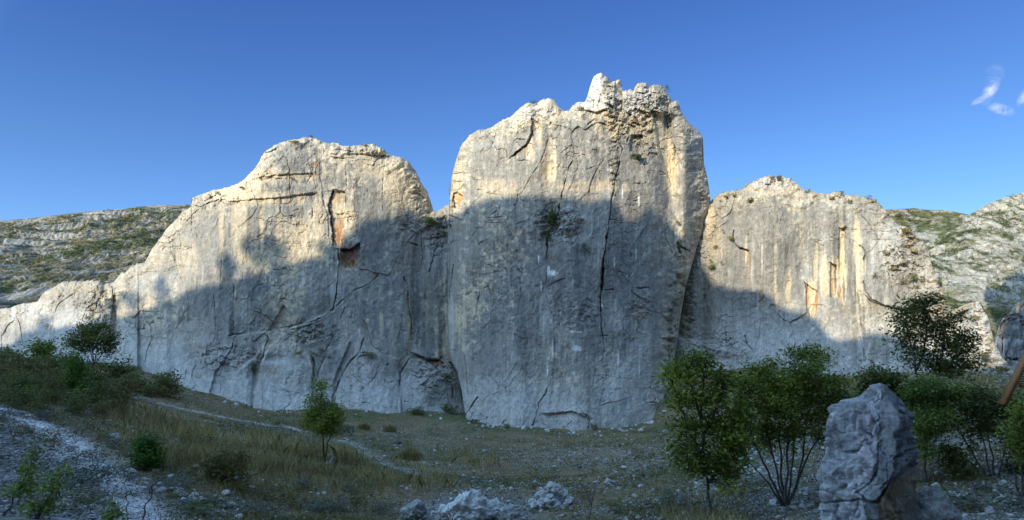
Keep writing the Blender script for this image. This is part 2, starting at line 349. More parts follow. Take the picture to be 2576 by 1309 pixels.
left_top = [(-60, 780), (0, 775), (40, 768), (95, 758), (110, 735), (150, 712), (200, 705), (245, 702), (262, 712), (285, 710), (300, 690), (330, 672),
            (365, 655), (390, 620), (420, 575), (450, 545), (480, 518), (482, 500), (500, 488), (530, 480), (560, 475), (590, 465), (615, 452), (625, 440),
            (652, 410), (660, 390), (690, 365), (730, 352), (780, 345), (800, 350), (815, 358), (850, 362), (880, 368), (930, 363), (965, 372), (975, 386), (985, 390),
            (1010, 395), (1030, 408), (1045, 430), (1060, 460), (1075, 485), (1084, 510), (1082, 532), (1100, 530), (1130, 515), (1150, 500), (1230, 500)]
left_cracks = [
    ([(838, 480), (832, 500), (826, 520), (832, 545), (836, 575), (838, 600), (836, 618)], 3.2, 1.5),
    ([(838, 620), (850, 628), (853, 660), (850, 700), (846, 750), (840, 775)], 2.2, 1.0),
    ([(840, 775), (820, 795), (790, 808), (750, 818), (700, 828), (650, 835), (600, 840), (575, 845)], 2.6, .9),
    ([(846, 770), (892, 731), (923, 718), (956, 688)], 1.7, .5),
    (K4((940, 1060), (1000, 920), (1050, 830), (1110, 740), (1170, 680), (1210, 560)), 2.8, 1.0),
    (K4((760, 950), (780, 800), (770, 730)), 2.4, .9), (K4((780, 960), (830, 800), (890, 650), (930, 580), (1000, 400), (1040, 280)), 1.8, .6),
    (K4((870, 600), (910, 470)), 1.6, .4), (K4((250, 850), (330, 720), (375, 560), (370, 530)), 2.4, .8),
    (K4((0, 740), (60, 650), (90, 540), (130, 510), (230, 470)), 2.2, .7), (K4((75, 480), (70, 330), (75, 100), (90, 40)), 1.6, .45),
    (K4((130, 705), (200, 695), (310, 690)), 1.8, .5), (K4((320, 940), (440, 990), (560, 1020), (680, 1010)), 1.6, .35),
    (K4((1510, 560), (1540, 420), (1560, 300), (1565, 200)), 1.6, .5), (K4((1620, 680), (1625, 400), (1600, 250), (1600, 100), (1560, 20)), 2.6, .8),
    (K4((1630, 680), (1700, 710), (1780, 740), (1850, 755), (1890, 715)), 3.4, 1.4), (K4((1680, 520), (1720, 400), (1715, 200), (1730, 175)), 1.5, .4),
    ([(1137, 690), (1132, 730), (1130, 768)], 2.0, .7), (K4((1520, 960), (1530, 850), (1580, 780), (1620, 730)), 2.4, .8),
    (K4((1200, 680), (1320, 690)), 2.4, .6), (K4((1200, 1115), (1320, 1135)), 2.0, .7), (K4((1620, 990), (1740, 1030), (1760, 1080)), 1.6, .5),
    (K4((1890, 880), (1985, 960), (1985, 1080)), 3.2, 1.4), ([(1164, 1021), (1163, 983), (1157, 937), (1131, 911)], 4.0, 1.4),
    (K4((1760, 740), (1880, 850), (1990, 910)), 2.2, .8), (K4((480, 480), (620, 470), (720, 450), (830, 400)), 2.0, .6),
    (K3((270, 270), (340, 240), (380, 235)), 2.2, .8), (K3((150, 450), (250, 415), (340, 400), (480, 405), (560, 400), (650, 385)), 1.7, .5),
    (K3((500, 350), (600, 325), (700, 320), (840, 310)), 1.5, .4), (K3((560, 535), (640, 530), (700, 505), (800, 495), (830, 488), (885, 490)), 2.0, .8),
    (K3((920, 280), (1000, 265), (1160, 270)), 1.6, .5), (K3((780, 190), (900, 190), (1060, 225), (1220, 235)), 2.0, .6), (K3((980, 200), (1100, 190), (1200, 200)), 1.6, .5),
    (K3((1200, 250), (1185, 380), (1180, 560), (1180, 650)), 1.5, .4), (K3((905, 350), (905, 500), (900, 600), (930, 680), (960, 720)), 1.5, .4),
    (K3((655, 620), (650, 700)), 2.0, .6), (K3((615, 915), (618, 880), (640, 875), (640, 910), (615, 915)), 1.6, .5), (K3((1300, 990), (1370, 880), (1440, 780)), 1.6, .5),
    (K3((1380, 880), (1440, 900)), 2.0, .8), (K3((1590, 700), (1600, 780), (1590, 880), (1560, 1000), (1530, 1100)), 2.2, .8),
    (K3((1480, 700), (1470, 850), (1480, 1000), (1465, 1080)), 1.6, .5), (K3((1690, 1160), (1700, 1090), (1730, 960)), 2.0, .8), (K3((1760, 970), (1810, 900), (1860, 790)), 1.6, .5),
    (K3((1430, 300), (1470, 400), (1450, 520), (1440, 640)), 1.7, .6), (K3((860, 960), (855, 1060)), 1.8, .5), (K3((870, 945), (930, 935), (1000, 885)), 2.6, 1.1),
    (K1((830, 1110), (850, 960), (840, 840)), 2.0, .8), (K1((720, 1090), (720, 950), (730, 870)), 2.0, .7), (K1((560, 900), (570, 830), (580, 800)), 1.6, .5),
    (K1((660, 880), (730, 850)), 1.8, .7), (K1((620, 1080), (650, 1000), (700, 960)), 2.0, .6), (K1((1215, 560), (1300, 480), (1400, 340), (1480, 260)), 1.5, .5),
    (K1((1020, 1150), (1020, 1060), (1050, 1020), (1200, 1020)), 1.8, .6), (K1((1145, 1090), (1190, 1065), (1215, 1075)), 2.4, .9), (K1((1030, 1160), (1090, 1150)), 2, .8),
    (K1((1650, 830), (1655, 640), (1665, 560)), 1.4, .4), (K1((1600, 1250), (1610, 1150), (1605, 1020), (1600, 880)), 1.4, .4), (K1((1430, 220), (1500, 240), (1560, 210), (1640, 190)), 2, .8),
    (K1((1190, 420), (1150, 500)), 1.5, .5), (K1((410, 1040), (440, 960), (500, 920), (560, 880)), 1.6, .5), (K1((170, 1270), (150, 1120), (120, 1040)), 1.4, .4),
]
left_patches = [
    (600, 470, 70, 40, CREAM, .7), (700, 445, 60, 22, CREAM, .6), (690, 500, 90, 18, CREAM, .7), (1000, 470, 45, 75, CREAM, .75), (950, 420, 60, 26, CREAM, .5),
    (745, 395, 55, 38, GREY*.92, .85), (650, 580, 80, 55, GREY*.85, .7), (915, 510, 42, 55, GREY*.88, .95), (960, 520, 30, 50, GREY*.88, .8), (850, 460, 40, 25, GREY*.9, .8), (500, 600, 40, 70, GREY, .5),
    (660, 560, 9, 80, CREAM, .7), (705, 590, 8, 70, CREAM, .6), (735, 610, 14, 80, CREAM, .7), (760, 600, 30, 60, CREAM, .7), (795, 590, 26, 70, CREAM, .6), (600, 570, 16, 90, CREAM, .5),
    (660, 650, 60, 25, CREAM, .6), (560, 580, 10, 90, CREAM, .5), (470, 650, 40, 50, CREAM, .35), (858, 520, 18, 42, CREAM*1.05, .8), (850, 590, 13, 36, ORANGE*1.2, .75), (836, 540, 3, 60, ORANGE, .6),
    (880, 560, 14, 50, CREAM, .7), (776, 700, 4, 34, RUST, .6), (845, 500, 10, 12, ORANGE*1.3, .5), (680, 428, 10, 8, ORANGE, .4), (795, 415, 10, 9, ORANGE, .4), (785, 443, 12, 6, ORANGE, .5),
    (880, 645, 25, 30, RUST, .9), (870, 660, 20, 16, ORANGE*.6, .5), (800, 710, 60, 35, PALE*.9, .55), (1028, 800, 6, 70, CREAM*.8, .8), (1075, 830, 5, 50, CREAM*.8, .7), (590, 730, 4, 40, CREAM*.8, .8),
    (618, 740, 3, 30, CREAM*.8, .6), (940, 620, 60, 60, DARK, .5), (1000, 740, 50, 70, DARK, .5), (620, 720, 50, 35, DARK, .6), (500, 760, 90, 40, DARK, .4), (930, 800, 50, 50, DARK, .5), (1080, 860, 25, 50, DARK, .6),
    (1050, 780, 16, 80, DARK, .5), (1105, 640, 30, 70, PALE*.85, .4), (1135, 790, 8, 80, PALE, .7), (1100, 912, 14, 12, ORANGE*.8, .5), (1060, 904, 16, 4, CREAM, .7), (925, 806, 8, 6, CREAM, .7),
    (960, 810, 6, 30, CREAM*.8, .6), (690, 900, 40, 20, PALE*1.1, .6), (720, 980, 80, 40, PALE*1.05, .6), (1000, 980, 120, 40, PALE, .5), (670, 930, 30, 14, GREY*.75, .5), (120, 800, 110, 50, PALE*1.05, .6), (400, 720, 80, 30, PALE, .4)]
# the orange hollow, the rusty niche
left_polys = [([(834, 482), (868, 480), (874, 500), (866, 520), (872, 560), (860, 590), (856, 622), (838, 618), (838, 590), (828, 530)], .5, 1.2),
              ([(856, 626), (880, 628), (905, 612), (906, 650), (888, 676), (858, 668)], .7, 1.4),
              ([(636, 1060), (637, 990), (652, 935), (668, 890), (690, 858), (745, 862), (782, 893), (788, 930), (783, 1000), (780, 1060)], -.45, 2.5),
              ([(838, 1060), (846, 985), (868, 935), (886, 907), (905, 889), (960, 892), (1006, 905), (1003, 960), (1012, 1060)], -.45, 2.5), ([(1004, 1060), (1006, 972), (1010, 940), (1034, 903), (1080, 912), (1108, 930), (1120, 960), (1136, 1060)], -.4, 2.5),
              ([(424, 990), (440, 935), (480, 905), (560, 893), (566, 905), (540, 940), (520, 1030)], -.4, 2.5), ([(568, 1060), (590, 940), (640, 900), (656, 880), (640, 930), (630, 1060)], -.4, 4), ([(790, 1060), (797, 960), (824, 888), (880, 860), (840, 960), (832, 1060)], -.5, 3),
              ([(1046, 590), (1090, 560), (1122, 575), (1118, 700), (1126, 880), (1040, 880), (1036, 700)], .35, 6)]
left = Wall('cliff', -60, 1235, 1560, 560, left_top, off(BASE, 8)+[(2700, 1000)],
            [(-60, 86), (0, 85), (180, 83), (345, 80), (430, 77), (520, 75.5), (640, 74), (760, 75), (900, 76), (1000, 77), (1060, 79), (1130, 81.5), (1235, 86)],
            lean=.10, flare=5.0, cracks=left_cracks, polys=left_polys, patches=left_patches, seed=11, label='long pale limestone wall on the left with a rounded top and slabby foot',
            bumps=[(1060, 700, 40, 120, .6), (500, 700, 60, 90, -.8), (760, 940, 60, 40, -1.0), (640, 950, 9, 60, .3), (690, 880, 45, 35, -.7), (920, 930, 60, 60, -1.0), (1080, 960, 45, 45, -1.6),
                   (1010, 950, 10, 60, .3), (475, 810, 20, 14, .5), (690, 905, 30, 12, .5), (290, 800, 8, 70, 1.0), (220, 760, 20, 30, -.8), (130, 740, 30, 25, -.8)],
            steps=[([(575, 846), (650, 836), (750, 820), (840, 780)], -.9, 3), ([(625, 452), (700, 440), (790, 436)], .25, 1.5), ([(1036, 890), (1080, 905), (1112, 905)], 1.1, 3), ([(566, 508), (700, 497), (800, 484)], .3, 2),
                   ([(650, 392), (700, 372)], .6, 2), ([(860, 388), (930, 388), (985, 394)], .4, 2)],
            rough=[(780, 840, 70, 30, .7), (1090, 940, 50, 50, .9), (1100, 580, 30, 60, .7), (540, 500, 70, 18, .8), (920, 378, 60, 14, .7), (240, 760, 60, 60, .55), (1050, 440, 22, 80, .5), (560, 900, 90, 35, .55), (1030, 560, 40, 30, .4), (420, 540, 30, 22, .8)])

tower_top = [(1100, 560), (1130, 515), (1131, 480), (1140, 430), (1150, 395), (1160, 365), (1180, 340), (1200, 328), (1235, 320), (1260, 302), (1290, 290), (1310, 270),
             (1330, 258), (1350, 262), (1365, 250), (1380, 245), (1395, 252), (1405, 268), (1420, 279), (1432, 276), (1440, 266), (1452, 258), (1472, 253), (1478, 240),
             (1486, 210), (1494, 190), (1512, 184), (1530, 195), (1540, 208), (1548, 202), (1560, 200), (1566, 225), (1595, 228), (1600, 213), (1606, 208), (1626, 208), (1632, 222),
             (1638, 213), (1665, 213), (1680, 232), (1690, 253), (1705, 255), (1715, 285), (1730, 305), (1755, 325), (1768, 345), (1770, 385), (1768, 400), (1778, 440), (1783, 470), (1787, 500)]
tower_bot = [(1120, 540), (1124, 760), (1128, 860), (1135, 905), (1150, 930), (1160, 975), (1172, 1050)]+off([p for p in BASE if 1172 < p[0] < 1681], 8)+[(1683, 1010), (1690, 950), (1700, 880), (1712, 800), (1725, 720), (1745, 650), (1765, 585), (1787, 515)]
tower_sil = [(1787, 505), (1765, 585), (1745, 650), (1725, 720), (1712, 800), (1700, 880), (1690, 950), (1683, 1030)]
tower_cracks = [
    (K6((1380, 190), (1375, 280), (1370, 340), (1355, 450), (1355, 570), (1380, 610), (1360, 660), (1350, 740), (1330, 820), (1310, 930), (1295, 1000), (1290, 1100), (1270, 1200), (1262, 1280)), 2.4, 1.0),
    (K7((1190, 0), (1180, 80), (1165, 150)), 2.4, 1.0), (K7((1168, 140), (1163, 220), (1158, 330), (1148, 430), (1148, 480)), 4.6, 2.4), (K7((1170, 345), (1200, 345), (1235, 340)), 2.2, .8),
    (K7((1150, 480), (1155, 580), (1165, 660), (1190, 680)), 2.2, .8), (K7((1190, 720), (1190, 830), (1190, 920), (1170, 990), (1150, 1060), (1145, 1110)), 1.5, .4),
    (K6((1040, 640), (1030, 690), (1000, 740), (990, 800), (965, 890), (945, 970), (935, 1040), (905, 1120), (860, 1200), (850, 1300)), 2.4, 1.1),
    (K7((805, 20), (795, 130)), 3.2, 1.2), (K7((797, 130), (795, 370), (800, 440), (845, 520), (850, 600), (850, 780), (835, 860)), 1.5, .35),
    (K7((835, 860), (820, 950), (790, 1020), (745, 1090), (730, 1170), (705, 1230)), 2.9, 1.3),
    (K6((660, 340), (740, 380), (800, 430), (860, 500), (860, 540), (830, 640), (790, 730), (730, 810), (690, 890), (640, 950)), 2.0, .7),
    (K6((980, 380), (930, 450), (880, 510)), 1.7, .5), (K6((1300, 320), (1230, 350), (1180, 400), (1140, 430)), 2.2, .8), (K6((755, 480), (720, 560), (660, 610), (590, 670)), 2.8, .9),
    (K6((720, 565), (780, 580)), 2.2, .7), (K6((640, 535), (700, 542)), 2.2, .7), (K6((650, 685), (715, 690)), 2.2, .7), (K6((410, 600), (375, 660), (365, 730)), 1.9, .6),
    (K6((490, 965), (420, 1040), (370, 1150), (310, 1240), (280, 1300)), 1.6, .5), (K7((290, 10), (240, 100), (240, 210)), 1.5, .4), (K7((430, 0), (350, 50)), 1.8, .5),
    (K7((375, 280), (350, 420), (325, 540)), 1.5, .4), (K7((190, 180), (168, 330), (160, 440)), 2.0, .7), (K7((120, 245), (185, 235)), 1.8, .6), (K7((265, 1165), (345, 1050)), 2.6, 1.0),
    (K7((790, 1168), (850, 1155), (930, 1150)), 2.2, .7), (K7((990, 1150), (1050, 1165), (1080, 1190), (1065, 1255)), 2.4, .8), (K7((1150, 1100), (1280, 1070), (1340, 1050)), 1.6, .4),
    (K7((1450, 1085), (1500, 1080), (1505, 1040)), 2.0, .6), (K7((1500, 1085), (1560, 1110)), 1.8, .5), (K6((1700, 370), (1720, 500), (1750, 620), (1730, 690)), 2.2, .7),
    (K7((1655, 40), (1670, 100)), 4.0, 1.2), (K7((1670, 60), (1735, 92)), 2.2, .8), (K7((1385, 333), (1465, 330)), 2.0, .6), (K7((1375, 502), (1475, 490)), 2.0, .6), (K7((1430, 468), (1475, 470), (1480, 520)), 1.8, .5),
    (K6((1380, 330), (1450, 370), (1480, 400)), 2.4, .9), (K6((1380, 260), (1480, 300)), 1.8, .6), (K6((1560, 330), (1620, 322), (1700, 360)), 2.2, .9), (K6((1410, 560), (1440, 490), (1460, 430), (1480, 415)), 2.0, .7),
    (K6((1440, 500), (1510, 515)), 2.8, .9), (K6((1575, 160), (1580, 230), (1570, 300)), 2.0, .7), (K6((1110, 335), (1200, 345), (1290, 320)), 1.8, .6), (K6((1280, 120), (1320, 160), (1340, 230)), 2.0, .7),
    (K6((1480, 215), (1540, 215)), 3.2, 1.2), (K6((1690, 240), (1700, 330), (1715, 450)), 3.4, 1.2), (K6((1110, 335), (1120, 270)), 1.6, .6), (K6((880, 955), (960, 960)), 2.2, .7), (K6((330, 530), (400, 525)), 1.5, .4),
    (K6((440, 1085), (560, 1080)), 1.5, .4), (K6((380, 1120), (540, 1120)), 1.4, .3), (K6((1940, 660), (1940, 600)), 1.8, .6), (K7((1035, 80), (1080, 80)), 2.0, .6), (K7((1340, 90), (1350, 130)), 1.5, .4)]
tower_patches = [
    (1385, 400, 12, 60, CREAM*1.12, .9), (1372, 420, 10, 50, CREAM*1.1, .7), (1358, 320, 9, 60, CREAM, .7), (1335, 370, 12, 40, CREAM*1.05, .7), (1664, 330, 18, 70, CREAM*1.2, .95), (1680, 400, 13, 90, CREAM*1.2, .95), (1694, 450, 12, 60, CREAM*1.1, .8),
    (1150, 470, 16, 60, CREAM, .7), (1155, 497, 10, 14, ORANGE*1.35, .8), (1325, 372, 6, 8, ORANGE, .5), (1330, 280, 80, 24, PALE, .5), (1500, 260, 60, 26, PALE*1.08, .8), (1500, 215, 26, 30, PALE*1.05, .8), (1515, 300, 30, 34, CREAM*.95, .6), (1545, 320, 18, 34, CREAM*.9, .6),
    (1600, 260, 60, 40, PALE, .6), (1620, 320, 60, 40, CREAM*.95, .5), (1430, 370, 60, 70, GREY*.95, .7), (1270, 400, 50, 60, GREY, .6), (1240, 400, 70, 80, GREY, .5), (1530, 400, 40, 60, GREY, .5), (1519, 318, 9, 30, GREY*.7, .7), (1600, 430, 40, 60, GREY, .6),
    (1490, 470, 100, 16, CREAM, .5), (1250, 470, 60, 26, CREAM, .5), (1245, 510, 5, 4, ORANGE, .5), (1730, 500, 30, 70, GREY*1.05, .6), (1740, 400, 24, 80, GREY*1.05, .6), (1750, 350, 16, 50, PALE*.9, .5),
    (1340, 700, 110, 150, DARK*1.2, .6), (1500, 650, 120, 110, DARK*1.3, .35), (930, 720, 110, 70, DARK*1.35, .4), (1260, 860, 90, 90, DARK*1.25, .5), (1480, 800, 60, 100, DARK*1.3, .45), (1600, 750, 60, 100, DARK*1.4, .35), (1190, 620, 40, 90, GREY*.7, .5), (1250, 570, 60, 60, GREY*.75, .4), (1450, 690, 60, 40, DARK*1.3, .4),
    (1390, 687, 14, 7, PALE*1.5, .9), (1379, 680, 4, 14, PALE*1.5, .8), (1450, 877, 10, 7, PALE*1.5, .8), (1444, 835, 14, 3, PALE*1.3, .7), (1376, 780, 20, 60, PALE, .5), (1440, 560, 60, 50, PALE*.85, .6), (1134, 800, 8, 80, PALE*1.05, .7), (1545, 790, 20, 40, PALE, .5),
    (1545, 950, 60, 60, PALE*.95, .5), (1620, 900, 60, 90, PALE*.9, .4), (1450, 1040, 160, 26, PALE*.95, .5), (1606, 789, 20, 4, CREAM, .6), (1610, 890, 4, 30, PALE*1.1, .7), (1389, 880, 2.2, 22, PALE*1.5, .7), (1355, 650, 2, 12, PALE*1.6, .8), (1362, 720, 2, 16, PALE*1.5, .7),
    (1545, 660, 2, 14, PALE*1.5, .7), (1378, 930, 2, 20, PALE*1.4, .6), (1608, 930, 2, 22, PALE*1.5, .6), (1607, 500, 2.2, 16, PALE*1.6, .7), (1566, 480, 1.8, 18, PALE*1.5, .6), (1600, 640, 2, 14, PALE*1.4, .6), (1555, 910, 2, 30, PALE*1.4, .6), (1512, 772, 5, 10, PALE*1.4, .9)]
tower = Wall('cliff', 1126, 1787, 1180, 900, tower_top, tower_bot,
             [(1126, 80), (1145, 78), (1180, 75.5), (1230, 73.5), (1300, 72), (1440, 71), (1560, 72), (1640, 73.5), (1680, 75), (1720, 77), (1760, 78.6), (1787, 79.8)],
             lean=.085, flare=1.6, sil=tower_sil, R=3.2, cracks=tower_cracks, patches=tower_patches, seed=211, jag=2.2, label='tall central limestone tower with a jagged notched summit and long vertical cracks', back=22,
             polys=[(K6((200, 915), (225, 905), (258, 935), (262, 975), (240, 1020), (205, 1015), (195, 960)), 1.0, 2.2), (K6((745, 390), (800, 430), (790, 470), (725, 560), (690, 600), (740, 500)), .5, 1.5),
                    (K6((1330, 120), (1375, 110), (1385, 300), (1335, 420), (1320, 300)), .7, 2), (K6((1590, 360), (1690, 370), (1740, 640), (1720, 860), (1690, 800), (1640, 620)), .55, 3),
                    (K6((1430, 620), (1440, 510), (1520, 505), (1540, 660)), .5, 2), (K6((1560, 225), (1600, 225), (1600, 320), (1560, 320)), .5, 1.5)],
             bumps=[(1345, 400, 60, 70, -.7), (1380, 400, 14, 80, .7), (1480, 380, 40, 90, -.5), (1685, 420, 18, 130, .9), (1725, 420, 18, 150, -1.2), (1630, 450, 40, 100, -.6), (1720, 640, 14, 90, -1.0), (1250, 600, 40, 120, -.8), (1180, 700, 25, 140, -.8), (1550, 700, 30, 160, .5),
                    (1390, 560, 24, 50, .9), (1430, 590, 40, 12, .5), (1300, 860, 80, 120, .7), (1660, 850, 14, 150, .7)],
             steps=[(K6((1100, 335), (1200, 345), (1300, 318)), .5, 2), (K6((1380, 335), (1460, 372), (1485, 400)), .5, 2), (K6((1560, 330), (1700, 360)), .6, 2), ([(1360, 1040), (1440, 1036), (1485, 1055)], .5, 2), (K6((590, 668), (655, 612), (722, 562), (760, 480)), .55, 2)],
             rough=[(1590, 290, 70, 60, .95), (1640, 250, 50, 40, .9), (1540, 260, 18, 60, .8), (1400, 570, 60, 45, .8), (1210, 330, 60, 18, .5), (1330, 300, 70, 40, .5), (1610, 780, 36, 30, .45), (1450, 790, 60, 40, .35), (1545, 400, 14, 90, .6), (1630, 375, 40, 24, .7)])

right_top = [(1640, 560), (1760, 520), (1790, 505), (1805, 490), (1820, 483), (1860, 478), (1880, 465), (1910, 450), (1945, 442), (1985, 448), (2000, 462), (2020, 475), (2060, 485), (2090, 486), (2100, 479), (2115, 480), (2125, 488), (2140, 490), (2150, 488),
             (2165, 492), (2195, 500), (2210, 512), (2235, 540), (2262, 565), (2275, 568), (2290, 575), (2303, 590), (2305, 606), (2300, 618), (2312, 605), (2325, 604), (2332, 618), (2340, 650), (2350, 690), (2365, 690), (2372, 715), (2376, 745), (2380, 790),
             (2395, 792), (2405, 800), (2420, 805), (2432, 790), (2436, 776), (2448, 775), (2450, 762), (2465, 762), (2472, 778), (2485, 800), (2495, 835), (2500, 862), (2520, 895), (2545, 925), (2558, 945)]
right_cracks = [
    (KA((345, 470), (340, 540), (380, 570), (430, 590)), 2.6, 1.0), (KA((300, 300), (285, 370)), 1.8, .6), (KA((385, 470), (395, 490), (425, 490)), 2.0, .6), (KA((170, 840), (190, 920), (190, 1000), (210, 1070), (240, 1090)), 2.4, .8),
    (KA((110, 1100), (150, 1115), (200, 1140), (240, 1155), (310, 1175), (370, 1185)), 2.4, .9), (KA((270, 1070), (300, 1060), (300, 1160)), 2.0, .7), (KA((405, 1080), (415, 1120), (430, 1150), (450, 1160)), 2.4, .8), (KA((900, 655), (935, 670), (935, 720)), 2.4, .8),
    (KA((975, 460), (995, 450)), 2.2, .6), (KA((980, 715), (975, 780), (955, 860)), 1.8, .4), (KA((755, 770), (770, 785), (765, 860)), 2.0, .6), (KA((790, 820), (825, 825), (810, 920)), 2.0, .5), (KA((1070, 555), (1100, 570), (1108, 600), (1100, 640)), 2.6, .9),
    (KA((1095, 770), (1105, 830), (1150, 880), (1230, 905), (1290, 930), (1400, 950)), 2.6, .9), (KA((1065, 830), (1070, 870), (1080, 990), (1095, 1100)), 2.2, .7), (KA((1210, 420), (1300, 480)), 1.7, .5), (KA((1090, 380), (1150, 460), (1170, 490)), 1.7, .5),
    (KA((1240, 650), (1250, 780)), 1.8, .6), (KA((1290, 560), (1340, 640), (1370, 700), (1400, 820), (1420, 900)), 2.2, .8), (KA((1310, 590), (1330, 600), (1400, 600)), 2.2, .8), (KA((1080, 1090), (1100, 1200), (1160, 1250), (1280, 1330)), 2.2, .6),
    (KA((500, 340), (570, 335)), 1.8, .5), (KA((640, 315), (670, 330)), 2.0, .5), (KA((690, 670), (740, 690)), 1.8, .4), (KA((600, 380), (600, 420)), 1.8, .4), (KA((220, 390), (250, 380)), 2.4, .7), (KA((200, 500), (260, 450), (300, 420)), 2.0, .6),
    (KA((240, 600), (230, 560)), 2, .6), (KA((1440, 560), (1460, 680), (1480, 820)), 1.8, .6), (KA((540, 150), (540, 220)), 2, .7), (KA((60, 760), (45, 900), (20, 1040)), 3.2, 1.2), (KA((1130, 345), (1200, 360)), 1.6, .5), (KA((60, 560), (100, 590)), 2, .6)]
st = lambda x, y0, y1, w, col, k: (*KA((x, (y0+y1)/2))[0], w, (y1-y0)/2*.4325, col, k)
right_patches = [
    st(974, 450, 900, 10, CREAM*1.18, .95), st(1062, 370, 760, 13, CREAM*1.12, .9), st(1075, 600, 880, 12, CREAM*1.15, .9), st(925, 655, 880, 12, CREAM*1.15, .9), st(868, 620, 920, 11, CREAM*1.05, .8), st(820, 560, 800, 6, CREAM, .8), st(800, 770, 1000, 14, CREAM*1.1, .9),
    st(770, 780, 950, 4, ORANGE*1.1, .7), st(822, 830, 960, 4, ORANGE, .7), st(800, 900, 1000, 4, ORANGE, .6), st(960, 800, 900, 4, ORANGE*1.2, .6), st(912, 740, 860, 3, ORANGE*1.1, .6), st(1080, 640, 740, 3, ORANGE, .5), st(655, 700, 920, 9, CREAM, .7), st(590, 330, 900, 6, CREAM*.95, .7), st(740, 250, 700, 8, CREAM*.9, .5),
    st(415, 480, 660, 4, CREAM*1.1, .8), st(428, 560, 830, 3, ORANGE*1.2, .5), st(505, 500, 760, 2.5, PALE*1.2, .6), st(635, 325, 520, 5, DARK*1.2, .8), st(660, 340, 480, 4, DARK*1.5, .7), st(566, 380, 560, 4, GREY*.7, .7), st(982, 720, 880, 3, DARK*1.2, .85), st(930, 690, 860, 2.5, DARK*1.2, .8), st(1048, 770, 860, 3, DARK*1.2, .8),
    st(450, 620, 800, 3, PALE*1.1, .5), st(410, 830, 1000, 4, DARK*1.2, .5), st(480, 840, 1000, 3, PALE, .6), st(500, 830, 960, 6, ORANGE*.7, .4), st(1100, 950, 1230, 5, DARK*1.2, .6), st(1180, 1080, 1250, 30, GREY*.8, .6), st(1075, 1060, 1220, 8, PALE*1.1, .5), (2130, 470, 100, 14, CREAM*.9, .3),
    (1930, 560, 60, 60, GREY*.95, .7), (1850, 600, 40, 50, GREY*1.05, .5), (1990, 620, 40, 70, GREY*.95, .6), (2060, 560, 60, 50, GREY, .6), (2190, 560, 30, 60, GREY*1.1, .6), (1800, 600, 26, 60, CREAM*.9, .5), (1785, 540, 14, 40, CREAM, .6), (2200, 700, 30, 60, GREY*1.05, .5),
    (2240, 640, 50, 70, PALE*1.05, .6), (2330, 700, 50, 80, PALE*1.1, .6), (2470, 850, 60, 90, PALE*1.2, .8), (1940, 810, 130, 40, PALE*.85, .5), (1940, 870, 200, 40, PALE*.95, .5), (2080, 850, 60, 30, PALE, .4), (1720, 820, 12, 60, CREAM*.9, .5), (1930, 460, 60, 14, PALE*1.15, .6)]
right = Wall('cliff', 1640, 2558, 1200, 620, right_top, off(BASE, 8)+[(2700, 1000)],
             [(1640, 87), (1700, 84), (1740, 82.2), (1800, 80.8), (1880, 79.6), (1950, 78.8), (2050, 77.5), (2110, 76.5), (2180, 76), (2240, 74.5), (2320, 74), (2400, 72), (2480, 69.5), (2558, 69)],
             lean=.09, flare=2.6, cracks=right_cracks, patches=right_patches, seed=411, label='broad right-hand limestone wall with cream water streaks and a stepped right shoulder', jag=2.6,
             bumps=[(2010, 640, 60, 110, .6), (2120, 650, 22, 110, .8), (2145, 690, 8, 80, -.5), (2190, 730, 40, 60, -1.3), (1930, 600, 50, 120, -.5), (2390, 830, 30, 60, 1.6), (2250, 650, 40, 60, -.6), (1770, 800, 16, 120, .8), (2165, 870, 14, 80, .6), (1830, 880, 60, 20, -.6), (1720, 890, 30, 30, -1.0)],
             steps=[(KA((1100, 840), (1150, 885), (1230, 905), (1400, 950)), .7, 2.5), (KA((0, 1095), (110, 1100), (240, 1155), (370, 1185)), -.7, 3), (KA((900, 655), (940, 668)), .5, 2), (KA((955, 455), (1000, 452)), .5, 2), (KA((340, 545), (440, 592)), .4, 1.5), (KA((1400, 560), (1480, 600)), -.5, 2), (KA((1310, 560), (1400, 600)), -.4, 2)],
             polys=[(KA((905, 655), (935, 668), (935, 760), (950, 860), (905, 860)), .5, 2), (KA((955, 455), (995, 455), (990, 600), (985, 700), (955, 700)), .4, 2), (KA((755, 775), (830, 820), (820, 960), (800, 990), (770, 930)), .5, 2)],
             rough=[(2260, 660, 50, 60, .8), (2330, 720, 50, 90, .75), (2440, 820, 60, 90, .8), (1940, 455, 70, 14, .8), (2130, 487, 60, 10, .8), (2300, 590, 30, 30, .8), (1760, 600, 40, 70, .55), (1800, 870, 80, 30, .6), (1725, 780, 26, 90, .7), (2290, 600, 16, 26, .8), (2500, 900, 60, 50, .7), (1830, 490, 50, 14, .6)])
def wall_at(px, py):
    if 1128 < px < 1787 and py > np.interp(px, [p[0] for p in tower_top], [p[1] for p in tower_top])-4 and py < np.interp(px, [p[0] for p in tower_bot], [p[1] for p in tower_bot]): return tower
    return left if px < 1300 else right
def cliff_pt(px, py, lift=.05):
    wl = wall_at(px, py); return at(px, py, wl.depth(px, py)-lift)

